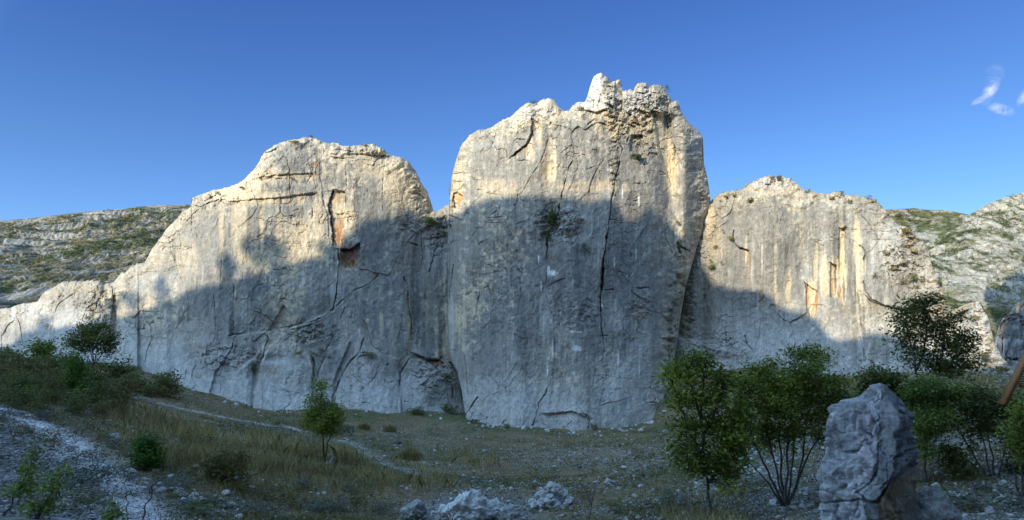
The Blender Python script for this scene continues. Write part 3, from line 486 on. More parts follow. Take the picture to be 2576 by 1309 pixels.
# ------------------------------------------------------------------ ground
GP = [(-200, 1309, 8), (0, 1309, 11), (300, 1309, 13), (600, 1309, 17), (1000, 1309, 20), (1288, 1309, 19.5), (1783, 1309, 16), (2000, 1278, 17), (2250, 1345, 13), (2500, 1258, 16), (2576, 1309, 13), (2800, 1280, 13),
      (0, 1030, 26), (-200, 1000, 26), (100, 1070, 25), (250, 1150, 20.5), (400, 1280, 16), (230, 925, 55), (0, 930, 50), (-200, 930, 50), (440, 985, 60), (300, 1000, 45), (600, 1060, 50), (500, 1120, 32), (800, 1170, 33), (1100, 1105, 55),
      (1100, 1180, 36), (1440, 1130, 55), (1440, 1200, 36), (1390, 1290, 22), (1700, 1100, 48), (1900, 1105, 32), (2150, 990, 40), (2350, 965, 55), (2500, 1010, 38), (2400, 1100, 24), (2500, 1180, 19), (1700, 1230, 24), (2700, 1010, 38), (2200, 1120, 22)]
def based(px):
    wl = tower if 1172 < px < 1683 else (left if px < 1300 else right)
    i = int(np.clip(np.searchsorted(wl.px1, px), 0, len(wl.px1)-1)); return float(wl.d[6, i])
for x, y in BASE:
    if x not in (1700, 1680, 1170): GP.append((x, y, based(x)))
GW = [at(*p) for p in GP]+[np.array(p, float) for p in [(0, 0, -1.9), (-8, 4, -2.6), (8, 4, -2.6), (-20, 0, -2), (20, 0, -2), (0, -12, 1), (-40, -12, 1), (40, -12, 1), (-120, 20, -2), (120, 20, -4), (-140, 90, -3), (0, 120, -14), (-80, 130, -10), (70, 110, -16), (110, 90, -22), (140, 60, -16), (0, 200, -25), (-150, 220, -10), (150, 200, -40)]]
GW = np.array(GW)
def rbf_fit(P, v, sm_=.4):
    A = np.hypot(P[:, None, 0]-P[None, :, 0], P[:, None, 1]-P[None, :, 1]); n = len(P)
    M = np.zeros((n+1, n+1)); M[:n, :n] = A-sm_*np.eye(n); M[:n, n] = 1; M[n, :n] = 1
    return np.linalg.solve(M, np.append(v, 0))
GC = rbf_fit(GW[:, :2], GW[:, 2])
def ground_z(x, y):
    x = np.asarray(x, float); y = np.asarray(y, float); s = np.full(x.shape, GC[-1])
    for i, p in enumerate(GW): s = s+GC[i]*np.hypot(x-p[0], y-p[1])
    s = s+.22*fbm(x/5, y/5, 3, 501)+.07*fbm(x/1.1, y/1.1, 3, 507)
    return s
def ground_hit(px, py):
    r = ray(px, py); ds = np.concatenate([np.arange(5, 60, .15), np.arange(60, 130, .5)])
    z = ground_z(r[0]*ds, ds); below = (r[2]*ds) < z
    i = int(np.argmax(below)) if below.any() else len(ds)-1
    return np.array([r[0]*ds[i], ds[i], z[i]])
def ground_hits(px, py):
    """vectorised, for scatter given in view coordinates"""
    ds = np.concatenate([np.arange(8, 40, .5), np.arange(40, 100, 1.2)])
    rx = (px-CX)/F; rz = (HY-py)/F; out = np.full(px.shape, np.nan); prev = None
    for d in ds:
        z = ground_z0(rx*d, np.full(px.shape, d)); b = (rz*d < z) & np.isnan(out); out[b] = d
    return out
# cached lookup of the height for scatter
gx = np.linspace(-110, 110, 441); gy = np.linspace(-10, 120, 261)
GXg, GYg = np.meshgrid(gx, gy); GZg = ground_z(GXg, GYg)
def ground_z0(x, y):
    fx = np.clip((x+110)/.5, 0, 439.99); fy = np.clip((y+10)/.5, 0, 259.99); i = fx.astype(int); j = fy.astype(int); a = fx-i; b = fy-j
    return (GZg[j, i]*(1-a)+GZg[j, i+1]*a)*(1-b)+(GZg[j+1, i]*(1-a)+GZg[j+1, i+1]*a)*b
def path_world(pts): return [tuple(ground_hit(*p)[:2]) for p in pts]
PATH1 = path_world([(0, 1030), (90, 1062), (180, 1112), (240, 1160), (290, 1215), (335, 1262), (380, 1306)])
PATH1 = [(PATH1[0][0]-12, PATH1[0][1]+3)]+PATH1+[(PATH1[-1][0]+1.5, PATH1[-1][1]-4)]
PATH2 = path_world([(300, 992), (380, 1010), (460, 1030), (560, 1050), (640, 1062), (740, 1080)])
PATH3 = path_world([(740, 1080), (900, 1120), (960, 1160), (1020, 1185), (1100, 1205)])
def wdist(x, y, pts):
    return poly_dist(x.astype(np.float32), y.astype(np.float32), pts, 30)
def ground_cols(x, y):
    """RGB albedo plus gravel density in the 4th channel"""
    u = CX+x/np.maximum(y, 3)*F; z = ground_z0(x, y); v = HY-z/np.maximum(y, 3)*F
    DRY = np.array([.19, .15, .085]); GRN = np.array([.10, .105, .05]); SOIL = np.array([.205, .155, .105]); SCREE = np.array([.25, .245, .24])
    n1 = fbm(x/4, y/4, 4, 601); n2 = fbm(x/1.1, y/1.1, 4, 611, .65); n3 = fbm(x/10, y/10, 3, 621)
    C = np.ones(x.shape+(3,))*DRY
    def bl(C, c, wt): wt = np.clip(wt, 0, 1)[..., None]; return C*(1-wt)+c*wt
    C = bl(C, GRN, .75*sm(-.2, .5, n1+.4*n2)); C = bl(C, SOIL, .6*sm(.1, .7, n3*.7-n1*.4+n2*.3))
    bp = np.interp(u, [p[0] for p in BASE], [p[1] for p in BASE])
    near = sm(60, 8, v-bp)*(v > bp-20); C = bl(C, GRN*1.1, .6*near*sm(-.4, .3, n1+n2*.5))
    grav = .10+.2*sm(0, .6, n3+n1*.5)
    # scree at bottom left, gravel around the boulders
    L = sm(0, 45, v-np.interp(u, [0, 100, 180, 260, 330, 420, 520, 900], [1040, 1075, 1125, 1180, 1240, 1285, 1320, 1400])+18*n1)
    C = bl(C, SCREE*.72, .92*L); grav = np.maximum(grav, L*.95)
    G = sm(0, 50, v-np.interp(u, [400, 600, 900, 1000, 1200, 1350, 1500, 1700, 1850, 2000, 2300, 2600], [1255, 1262, 1275, 1240, 1225, 1205, 1215, 1225, 1130, 1085, 1060, 1075])+40*n1+20*n2)
    Gr = sm(1150, 1500, u)*.45+.5; C = bl(C, SCREE*.8, .6*G*Gr*sm(-.3, .5, n2+n1)); grav = np.maximum(grav, G*Gr*(.55+.5*n1))
    for pth, wd, k in ((PATH1, .72, 1), (PATH2, .5, .4), (PATH3, .5, .3)):
        q = wdist(x+.25*n2, y+.25*n2, pth); f = np.exp(-(q/wd)**2)*k; C = bl(C, SCREE*2.6, f); grav = np.maximum(grav, f)
    gmid = np.exp(-(((u-1480)/330)**2+((v-1150)/38)**2)); C = bl(C, SOIL*1.15, .5*gmid); grav = np.maximum(grav, .55*gmid)
    go = np.exp(-(((u-1190)/150)**2+((v-1285)/38)**2)**1.5); C = bl(C, SCREE*1.2, .8*go); grav = np.maximum(grav, .95*go)
    gb = np.exp(-(((u-1120)/140)**2+((v-1090)/40)**2)); grav = np.maximum(grav, .35*gb)
    C = C*(1+.22*n2[..., None])
    return np.concatenate([np.clip(C, .02, .8), np.clip(grav, 0, 1)[..., None]], -1)
mt, nt2, b = new_mat('ground_earth', .95, .1); M_ground = mt
co = texco(nt2); a = N(nt2, 'ShaderNodeAttribute', attribute_name='col'); c = a.outputs['Color']; gr = a.outputs['Alpha']
c = mixc(nt2, 'MULTIPLY', 1, c, ramp(nt2, noise(nt2, co, 5, 8, .7), [(.3, g(.55)), (.5, g(1)), (.7, g(1.5))]))
v = N(nt2, 'ShaderNodeTexVoronoi'); v.inputs['Scale'].default_value = 11; nt2.links.new(co, v.inputs['Vector'])
sc = N(nt2, 'ShaderNodeSeparateColor'); nt2.links.new(v.outputs['Color'], sc.inputs[0])
lt = N(nt2, 'ShaderNodeMath', operation='LESS_THAN'); nt2.links.new(sc.outputs[0], lt.inputs[0])
gm = N(nt2, 'ShaderNodeMath', operation='MULTIPLY'); gm.inputs[1].default_value = .7; nt2.links.new(gr, gm.inputs[0]); nt2.links.new(gm.outputs[0], lt.inputs[1])
sp = ramp(nt2, v.outputs['Distance'], [(.30, g(1)), (.42, g(0))])
f = mixc(nt2, 'MULTIPLY', 1, sp, lt.outputs[0])
c = mixc(nt2, 'MIX', f, c, ramp(nt2, sc.outputs[1], [(0, (.26, .25, .25)), (1, (.58, .56, .54))]))
nt2.links.new(c, b.inputs['Base Color']); p = bump(nt2, b, noise(nt2, co, 6, 8, .7), .7, .08); bump(nt2, b, v.outputs['Distance'], .4, .05, p)
ys = np.concatenate([np.linspace(-14, 8, 45)[:-1], np.arange(8, 30, .14), np.arange(30, 60, .28), np.arange(60, 96, .45), np.geomspace(96, 5000, 60)])
xs = np.concatenate([-np.geomspace(75, 5000, 45)[::-1], np.arange(-74.6, 74.7, .3), np.geomspace(75, 5000, 45)])
XX, YY = np.meshgrid(xs, ys)
ZZ = ground_z(XX, YY); far = sm(180, 500, np.hypot(XX, YY)); ZZ = ZZ*(1-far)+far*(-45)
GCOL = ground_cols(np.clip(XX, -109, 109), np.clip(YY, -9, 119))
o = mesh_obj('ground', np.stack([XX, YY, ZZ], -1).reshape(-1, 3), grid_faces(len(ys), len(xs)), M_ground, cols=GCOL.reshape(-1, 4))
tag(o, 'uneven pasture floor with dry grass, gravel and a pale footpath', kind='structure')

# ------------------------------------------------------------------ the canyon side behind the camera (its crest throws the big shadow)
sh = [(-60, 880), (0, 872), (40, 860), (77, 837), (111, 822), (135, 827), (175, 817), (202, 820), (229, 810), (262, 797), (281, 783), (293, 797), (309, 797), (336, 790), (377, 776), (404, 763), (437, 753), (461, 736), (481, 726), (505, 721), (538, 714),
      (566, 715), (610, 698), (633, 691), (653, 688), (674, 678), (694, 661), (717, 661), (744, 661), (768, 651), (795, 648), (815, 644), (825, 624), (835, 617), (852, 620), (862, 600), (879, 584), (896, 567), (916, 553), (936, 550), (970, 547), (993, 543),
      (1000, 530), (1020, 523), (1044, 533), (1054, 547), (1104, 543), (1138, 540), (1158, 536), (1172, 523), (1195, 513), (1230, 500), (1280, 495), (1340, 492), (1400, 497), (1430, 497), (1480, 510), (1500, 505), (1530, 500), (1545, 502), (1552, 540),
      (1572, 556), (1600, 551), (1620, 528), (1635, 509), (1648, 540), (1662, 575), (1680, 550), (1700, 578), (1720, 592), (1738, 640), (1760, 685), (1790, 712), (1820, 722), (1880, 728), (1920, 735), (1945, 750), (1960, 770), (1985, 782), (2020, 785),
      (2050, 800), (2070, 825), (2090, 850), (2110, 857), (2155, 854), (2175, 841), (2200, 838), (2240, 842), (2275, 858), (2340, 885), (2400, 905), (2440, 930)]
YR = -46.0
cr = []
for px, py in sh:
    Q = cliff_pt(px, py, 0); t = (Q[1]-YR)/-S[1]; cr.append(Q+S*t)
cr = np.array(cr)
crx = np.linspace(cr[:, 0].min()-1, cr[:, 0].max()+1, 700)
o_ = np.argsort(cr[:, 0]); crz = np.interp(crx, cr[o_, 0], cr[o_, 2])
print('crest', crx[0], crx[-1], crz[0], crz[-1])
Lx = np.concatenate([np.linspace(crx[0]-260, crx[0]-2, 60), crx, crx[-1]+np.concatenate([np.linspace(.3, 12, 30), np.geomspace(13, 220, 30)])])
zl = crz[0]+(Lx[:60]-Lx[60])*.12; zr = crz[-1]+3*fbm(Lx[-60:]/9, Lx[-60:]*0, 3, 77)*sm(0, 20, Lx[-60:]-crx[-1])+42*sm(6.2, 8.5, Lx[-60:]-crx[-1])+20*sm(8, 24, Lx[-60:]-crx[-1])-np.maximum(0, Lx[-60:]-crx[-1]-60)*.4  # right end of the crest raised steeply, added to shade the crag
Lz = np.concatenate([zl+2*fbm(Lx[:60]/12, Lx[:60]*0, 3, 78), crz, zr])
prof = [(-9, None, 0), (-14, .04, .5), (-20, .2, 1), (-27, .42, 1), (-34, .64, 1), (-40, .83, .8), (-44, .95, .3), (YR, 1.0, 0), (YR-3, .97, 0), (YR-12, .86, .4), (YR-30, .6, 1), (YR-70, .1, 1), (YR-110, -.2, 0)]
rows = []
for k, (yy, f, nz) in enumerate(prof):
    zz = Lz*f if f is not None else np.full_like(Lz, -4)
    if f is not None and yy > YR: zz = zz*(1-sm(5, 7, Lx-crx[-1])*(1-max(f, 0)**2.2))
    rows.append(np.stack([Lx, yy+nz*2.5*fbm(Lx/8, Lx*0+k, 3, 90), zz-nz*np.abs(3*fbm(Lx/7, Lx*0+k*2.7, 4, 91))], -1))
RV = np.array(rows); rc = np.repeat((GREY*.9)[None], RV.shape[0]*RV.shape[1], 0)
o = mesh_obj('ridge', RV.reshape(-1, 3), grid_faces(*RV.shape[:2]), M_cliff, cols=rc); tag(o, 'rocky canyon side rising behind the viewpoint', kind='structure')


def hill(name, label, px0, px1_, top, bot, dtop, dbot, nx, nr, seed, cols, band=26., tilt=.22, amp=1., scrub=0, green=.5, scrub_size=1.6, scale=1., crest_rock=0.):
    px = np.linspace(px0, px1_, nx); tp = np.interp(px, *zip(*top)); bt = np.interp(px, *zip(*bot)); t = np.linspace(0, 1, nr)[:, None]
    dt = np.interp(px, *zip(*dtop)); db = np.interp(px, *zip(*dbot)); D = db+(dt-db)*t; PY = bt+(tp-bt)*(1-(1-t)**1.0)
    X = (px-CX)/F*D; Z = (HY-PY)/F*D; Y = D*np.ones_like(X); k = scale
    q = (Z-tilt*X)/band+.5*fbm(X/(90*k), Y/(140*k), 4, seed); fr = q-np.floor(q)
    msk = sm(-.05, .3, fbm(X/(45*k), Z/(22*k), 4, seed+5)+.12*(np.floor(q) % 2))
    edge = sm(0, 1, np.minimum(t/.05, 1)*np.minimum((1-t)/.03, 1))
    step = (sm(.72, .95, fr)-fr)*band*.42*msk*edge
    Zd = step*amp+edge*amp*k*(3.0*fbm(X/(30*k), Y/(45*k), 4, seed+9)+1.5*fbm(X/(6*k), Z/(5*k), 5, seed+15, .7))
    Y = Y+edge*amp*k*6*fbm(X/(14*k), Z/(9*k), 5, seed+19, .68); Z = Z+Zd
    rk = np.clip(sm(.66, .8, fr)*sm(1.05, .93, fr)*msk*1.2+sm(.08, .5, fbm(X/(8*k), Z/(3.2*k), 5, seed+25, .7)+.15*t)*.9, 0, 1)
    if crest_rock: rk = np.clip(rk*(1-.5*crest_rock*sm(.5, .3, t))+crest_rock*sm(.34, .5, t+.12*fbm(X/30, Z/30, 3, seed+61)+.0*X)*sm(-.3, .3, fbm(X/7, Z/6, 4, seed+63)), 0, 1)
    gr = sm(-.1, .45, fbm(X/(26*k), Z/(16*k), 4, seed+31)+green-.5)*(1-.75*rk)
    n = fbm(X/(4*k), Z/(3*k), 4, seed+41, .7)
    a, b_, c_ = [np.array(v) for v in cols]
    C = b_*(1-rk[..., None])+a*rk[..., None]; C = C*(1-.75*gr[..., None])+c_*.75*gr[..., None]; C = C*(1+.35*n[..., None])
    V = np.stack([X, Y, Z], -1); back = V[-1:].copy()*[1.12, 1.12, 1]-[0, 0, 4]; b2 = V[-1:].copy()*[1.6, 1.6, 0]-[0, 0, 50]
    lo = V[:1].copy(); lo[..., 2] -= 60; VV = np.concatenate([lo, V, back, b2], 0); C = np.concatenate([C[:1], C, C[-1:], C[-1:]], 0)
    o = mesh_obj(name, VV.reshape(-1, 3), grid_faces(VV.shape[0], nx), M_hill, cols=np.clip(C.reshape(-1, 3), .02, .8)); tag(o, label, kind='structure')
    if scrub:
        rng = np.random.RandomState(seed); w_ = (gr+.03)*edge; w_ = (w_/w_.sum()).ravel(); idx = rng.choice(w_.size, scrub, p=w_)
        P = V.reshape(-1, 3)[idx]+rng.uniform(-1, 1, (scrub, 3))*[2, 2, 0]; sz = scrub_size*rng.uniform(.45, 1.5, scrub)*np.clip(P[:, 1]/400, .6, 1.5)
        m_ = 14; cen = np.repeat(P, m_, 0)+np.repeat(sz, m_)[:, None]*rng.normal(0, .42, (scrub*m_, 3))*[1.1, 1, .62]+np.repeat(sz, m_)[:, None]*[0, 0, .35]
        tn = np.repeat(rng.uniform(.1, .8, scrub), m_)+rng.uniform(-.15, .2, scrub*m_)
        o = leaves('scrub', cen, np.repeat(sz, m_)*.5, tn, rng, M_hill_scrub); tag(o, 'low green scrub dotted over the '+label, 'scrub', kind='stuff')
def leaves(name, cen, size, tone, rng, mat, parent=None, aspect=.55, droop=.3):
    n = len(cen); a = rng.normal(size=(n, 3)); a[:, 2] = a[:, 2]*.6-droop; a /= np.linalg.norm(a, axis=1)[:, None]
    b = np.cross(a, rng.normal(size=(n, 3))*[.5, .5, 1]); b /= np.linalg.norm(b, axis=1)[:, None]+1e-9; nn = np.cross(a, b)
    s = np.broadcast_to(np.asarray(size, float), (n,))[:, None]*rng.uniform(.7, 1.25, (n, 1))
    V = np.stack([cen-a*s*.5, cen+b*s*.5*aspect+nn*s*.08-a*s*.05, cen+a*s*.6, cen-b*s*.5*aspect+nn*s*.08-a*s*.05], 1).reshape(-1, 3)
    f = np.arange(n*4).reshape(n, 4); c = np.repeat(np.clip(tone, 0, 1), 4)[:, None]*np.ones((1, 3))
    return mesh_obj(name, V, f, mat, parent, smooth=False, cols=c)
mt, nth, b = new_mat('hillside', .95, .1); M_hill = mt
co = texco(nth); a = N(nth, 'ShaderNodeAttribute', attribute_name='col')
c = mixc(nth, 'MULTIPLY', 1, a.outputs['Color'], ramp(nth, noise(nth, co, .5, 8, .75), [(.32, g(.55)), (.5, g(1)), (.68, g(1.5))])); nth.links.new(c, b.inputs['Base Color'])
p = bump(nth, b, noise(nth, co, .22, 8, .7), .9, 2.2)
HC = ((.235, .228, .205), (.125, .11, .065), (.055, .068, .03))
hill('hill', 'long rocky hillside on the left', -260, 1000, [(-260, 590), (0, 556), (80, 549), (170, 538), (240, 531), (320, 525), (380, 517), (480, 515), (700, 530), (1000, 600)], [(-260, 850), (0, 830), (480, 790), (1000, 800)],
     [(-260, 560), (1000, 900)], [(-260, 160), (1000, 300)], 900, 620, 701, HC, band=13, tilt=.10, amp=1.25, scrub=7500, green=.52, scrub_size=1.3)
hill('hill', 'far scrubby hill behind the right wall', 2060, 2640, [(2060, 560), (2160, 538), (2235, 527), (2300, 524), (2330, 528), (2380, 529), (2440, 541), (2640, 560)], [(2060, 760), (2640, 760)],
     [(2060, 1250), (2640, 1250)], [(2060, 620), (2640, 640)], 330, 220, 741, HC, band=22, tilt=.05, amp=1.4, scrub=3000, green=.75, scrub_size=1.9, scale=2)
hill('hill', 'steep rocky hillside at the right edge', 2180, 2900, [(2180, 690), (2250, 645), (2330, 612), (2390, 582), (2415, 570), (2431, 545), (2480, 515), (2530, 496), (2576, 484), (2750, 440), (2900, 430)], [(2180, 930), (2400, 930), (2576, 950), (2900, 950)],
     [(2180, 470), (2430, 560), (2576, 620), (2900, 640)], [(2180, 210), (2400, 215), (2576, 215), (2900, 200)], 460, 420, 781, ((.36, .33, .27), (.17, .15, .085), (.075, .09, .038)), band=11, tilt=.45, amp=1.0, scrub=6000, green=.62, scrub_size=1.4, scale=.6, crest_rock=1.)
# shaded crag at the right edge and an unseen canyon side added on the right to shade the hillside
hill('crag', 'shaded grey crag low at the right edge', 2480, 3300, [(2480, 935), (2500, 880), (2504, 845), (2515, 817), (2536, 790), (2556, 773), (2576, 752), (2640, 700), (2800, 560), (3300, 380)], [(2480, 990), (3300, 1010)],
     [(2480, 128), (2576, 142), (2800, 150), (3300, 150)], [(2480, 112), (3300, 100)], 420, 260, 821, ((.27, .265, .26), (.17, .16, .14), (.06, .07, .045)), band=7, tilt=-.5, amp=1.5, scrub=260, green=.35, scrub_size=.7, scale=.3)
hx = np.concatenate([np.linspace(114.5, 160, 80), np.linspace(163, 460, 60)]); rows = []
hz = np.interp(hx, [114.5, 116, 127, 137, 147, 180, 300, 460], [146, 158, 173, 188, 198, 200, 170, 130])+5*fbm(hx/9, hx*0, 4, 850)
for yy, f in ((105, -.3), (118, .3), (128, .8), (135, 1.0), (142, .97), (165, .6), (200, -.2)):
    rows.append(np.stack([hx*max(1, yy/135), yy+3*fbm(hx/12, hx*0+f, 3, 851), hz*f-(3*np.abs(fbm(hx/9, hx*0+f*7, 3, 853)) if f < 1 else 0)-10*(f < 0)], -1))
V = np.array(rows); o = mesh_obj('crag', V.reshape(-1, 3), grid_faces(*V.shape[:2]), M_cliff, cols=np.repeat((GREY*.95)[None], V.shape[0]*V.shape[1], 0)); tag(o, 'unseen canyon side added on the right to shade the hillside', kind='structure')

# ------------------------------------------------------------------ plants
# scattered trees along the crest behind the viewpoint; their shade falls on the left wall
rngc = np.random.RandomState(9); cc = []
for px, py, r_, k in [(404, 712, 1.25, 90), (412, 735, 1.3, 80), (573, 657, .8, 60), (576, 675, .9, 60), (626, 622, 1.1, 70), (680, 625, 1.7, 170), (692, 632, 1.3, 120), (328, 745, .8, 50), (312, 750, .8, 50), (296, 765, .6, 40), (285, 775, .6, 60), (336, 762, 1.0, 60), (650, 650, 1.0, 60), (404, 755, 1.0, 70), (575, 700, 1.0, 70), (690, 655, 1.2, 80), (822, 622, .8, 60), (115, 815, 1.2, 70), (60, 850, 1.2, 60), (1650, 556, .5, 30)]:
    Q = cliff_pt(px, py, 0); t = (Q[1]-YR)/-S[1]; P = Q+S*t; q = rngc.normal(0, .5, (k, 3)); cc.append(P+q*r_)
cc = np.concatenate(cc); tag(leaves('woodland', cc, .62, rngc.uniform(.1, .6, len(cc)), rngc, M_leaf_d, aspect=.8), 'open scrub woodland on the crest behind the viewpoint', 'woodland', kind='stuff')
def tube(pts, r0, r1, sides=5):
    pts = np.asarray(pts, float); n = len(pts); tg = np.gradient(pts, axis=0); tg /= np.linalg.norm(tg, axis=1)[:, None]+1e-9
    up = np.array([.3, .9, .2]); u = np.cross(tg, up); u /= np.linalg.norm(u, axis=1)[:, None]+1e-9; v = np.cross(tg, u)
    rr = np.linspace(r0, r1, n)[:, None, None]; an = np.linspace(0, 2*np.pi, sides, endpoint=False)
    V = pts[:, None]+rr*(np.cos(an)[None, :, None]*u[:, None]+np.sin(an)[None, :, None]*v[:, None])
    i = np.arange(n*sides).reshape(n, sides); j = np.roll(i, -1, 1)
    return V.reshape(-1, 3), np.stack([i[:-1], j[:-1], j[1:], i[1:]], -1).reshape(-1, 4)
def join(parts):
    V, Fc, k = [], [], 0
    for v, f in parts: V.append(v); Fc.append(f+k); k += len(v)
    return np.concatenate(V), np.concatenate(Fc)
def curve(pts, n, wob, rng):
    pts = np.asarray(pts, float); L = np.concatenate([[0], np.cumsum(np.linalg.norm(np.diff(pts, axis=0), axis=1))]); t = np.linspace(0, L[-1], n)
    q = np.stack([np.interp(t, L, pts[:, i]) for i in range(3)], -1); w_ = rng.normal(0, wob, (n, 3)); w_[0] = 0
    k = np.array([.25, .5, .25])
    for i in range(3): q[1:-1, i] = np.convolve((q+w_)[:, i], k, 'valid')
    return q
def tree(name, label, cat, base, stems, lumps, seed, leaf=.07, nl=6000, mat=None, r0=.04, thick=1.2, tips=90, group=None, trunk_name='trunk', crown_name='crown', dead=0, clus=None, sx=0.):
    """base = point on the ground; stems and lumps in the wide view's coordinates at the tree's own distance"""
    rng = np.random.RandomState(seed); B = np.asarray(base, float); d = B[1]; sc = d/F
    root = empty(name, B, label, cat, group); parts = []; spts = []
    for si, stp in enumerate(stems):
        dd = rng.uniform(-.35, .35)*thick; n = len(stp); P = [at(x, y, d+dd*(i+1)/n) for i, (x, y) in enumerate(stp)]
        start = B if len(stp[0]) and (abs(stp[0][1]-(HY-B[2]/d*F)) < 60) else None
        if start is not None: P = [B+rng.normal(0, .03, 3)*[1, 1, 0]-[0, 0, .08]]+P
        elif spts: q = np.array(spts); P = [q[np.argmin(np.linalg.norm(q-P[0], axis=1))]]+P
        c = curve(P, 4*len(P), .012*len(P)**.5, rng); parts.append(tube(c, r0*rng.uniform(.75, 1), r0*.22, 6)); spts += list(c[len(c)//4:])
    SP = np.array(spts); tipl = []; tot = sum(l[2]*l[3] for l in lumps)
    for (lx, ly, rx, ry) in lumps:
        k = max(3, int(tips*rx*ry/tot)); dd = rng.uniform(-.4, .4)*thick
        q = rng.normal(size=(k, 3)); q /= np.linalg.norm(q, axis=1)[:, None]; q *= rng.uniform(.25, 1, (k, 1))**.5
        lt_ = rng.uniform(-.16, .2); C0 = at(lx, ly, d+dd); T = C0+q*[rx*sc, min(rx*sc, thick), ry*sc]
        for tp in T:
            j = np.argmin(np.linalg.norm((SP-tp)*[1, 1, 1.4]+[0, 0, .25], axis=1)); s0 = SP[j]; mid = (s0+tp)/2+rng.normal(0, .04, 3)+[0, 0, .03]
            parts.append(tube(curve([s0, mid, tp], 6, .01, rng), r0*.22, r0*.05, 4)); tipl.append((s0, mid, tp, rng.uniform(-.16, .16)+lt_))
    v, f = join(parts); tr = mesh_obj(trunk_name, v-B, f, M_bark, root)
    if nl:
        leaf = leaf*1.25; per = max(2, int(nl*1.2)//len(tipl)); cen = []; tone = []; cr_ = (clus or leaf*1.7)
        for s0, mid, tp, tn in tipl:
            k = int(per*np.exp(rng.normal(-.15, .6)))+2; u = rng.uniform(.35, 1, k)[:, None]; c = mid+(tp-mid)*u
            c = c+rng.normal(0, cr_, (k, 3))*[1, 1, .7]; cen.append(c); tone.append(.42+tn+rng.normal(0, .13, k))
        cen = np.concatenate(cen); leaves(crown_name, cen-B, leaf, np.concatenate(tone), rng, mat or M_leaf, root)
    return root
def gp(px, py): return ground_hit(px, py)
def gpd(px, d):
    x = (px-CX)/F*d; return np.array([x, d, float(ground_z(np.array(x), np.array(d)))])
# sapling standing alone in the meadow
b0 = gp(817, 1166)
tree('tree', 'small leafy tree alone in the meadow with white stones round its foot', 'tree', b0, [[(816, 1150), (812, 1110), (808, 1060), (806, 1000), (810, 962)], [(818, 1150), (824, 1120), (838, 1080), (848, 1040)], [(817, 1150), (814, 1100), (800, 1070), (790, 1050)]],
     [(808, 975, 17, 24), (800, 1010, 30, 26), (782, 1030, 22, 26), (825, 1025, 26, 26), (808, 1055, 42, 30), (845, 1058, 22, 26), (852, 1025, 12, 20), (780, 1070, 20, 20), (840, 1080, 22, 18), (812, 1080, 26, 18)], 3, leaf=.10, nl=5200, r0=.05, thick=.9, tips=150)
# right-hand trees
b1 = gpd(1783, 16)
tree('tree', 'slender broadleaf tree in front of the rock, left of the many-stemmed one', 'tree', b1,
     [[(1785, 1300), (1779, 1230), (1772, 1180), (1766, 1100), (1765, 1030), (1770, 960), (1764, 900)], [(1776, 1190), (1750, 1120), (1722, 1060), (1700, 990), (1680, 940)], [(1782, 1215), (1815, 1180), (1840, 1130), (1850, 1080)], [(1766, 1060), (1740, 980), (1725, 920)], [(1768, 1100), (1800, 1030), (1820, 980)]],
     [(1768, 905, 24, 22), (1735, 905, 24, 20), (1690, 945, 30, 28), (1725, 950, 26, 24), (1775, 950, 34, 30), (1815, 955, 28, 30), (1760, 1000, 36, 26), (1710, 1010, 26, 30), (1810, 1010, 36, 34), (1850, 1040, 30, 34), (1770, 1060, 34, 26), (1720, 1070, 28, 24), (1820, 1080, 36, 34),
      (1760, 1120, 30, 22), (1710, 1130, 28, 20), (1740, 1160, 36, 26), (1790, 1165, 34, 30), (1700, 1160, 22, 16), (1840, 1140, 34, 34), (1830, 1190, 26, 30), (1850, 1100, 34, 30), (1838, 1215, 12, 22)], 5, leaf=.085, nl=7600, r0=.055, thick=1.0, tips=260, mat=M_leaf)
b2 = gpd(1975, 17.2)
stm = [[(1965, 1262), (1940, 1200), (1905, 1130), (1880, 1060), (1870, 990)], [(1970, 1262), (1955, 1190), (1935, 1110), (1925, 1020), (1920, 940)], [(1973, 1262), (1965, 1180), (1960, 1080), (1965, 980)], [(1978, 1262), (1978, 1180), (1985, 1080), (1995, 1000), (2000, 920)],
       [(1980, 1262), (1992, 1190), (2000, 1120), (1995, 1060)], [(1985, 1262), (2005, 1200), (2022, 1130), (2030, 1060), (2035, 980), (2040, 910)], [(1988, 1262), (2025, 1160), (2060, 1100), (2075, 1040)], [(1960, 1262), (1920, 1200), (1880, 1160)]]
tree('tree', 'many-stemmed bushy tree fanning up beside the pointed boulder', 'tree', b2, stm,
     [(1905, 930, 36, 26), (1950, 925, 34, 24), (2010, 890, 34, 20), (2050, 885, 34, 18), (2070, 905, 20, 24), (2030, 920, 40, 26), (1880, 970, 34, 30), (1925, 970, 40, 34), (1980, 960, 40, 34), (2050, 960, 44, 32), (2100, 975, 34, 28), (1870, 1020, 32, 34), (1920, 1030, 44, 34), (1970, 1020, 40, 34), (2040, 1020, 46, 34), (2100, 1020, 34, 30),
      (2130, 990, 24, 20), (1900, 1075, 40, 28), (1950, 1090, 40, 28), (2000, 1070, 44, 28), (2060, 1060, 34, 22), (1870, 1100, 26, 22), (1920, 1120, 28, 18), (1960, 1000, 50, 50), (2010, 990, 50, 50), (1858, 965, 26, 24), (1862, 1050, 26, 30), (2140, 1015, 24, 30), (2115, 1055, 34, 24), (2060, 1100, 24, 18), (2120, 950, 22, 16), (1985, 1110, 30, 20)], 7, leaf=.07, nl=17500, r0=.042, thick=1.5, tips=480, mat=M_leaf)
b3 = gpd(2322, 25)
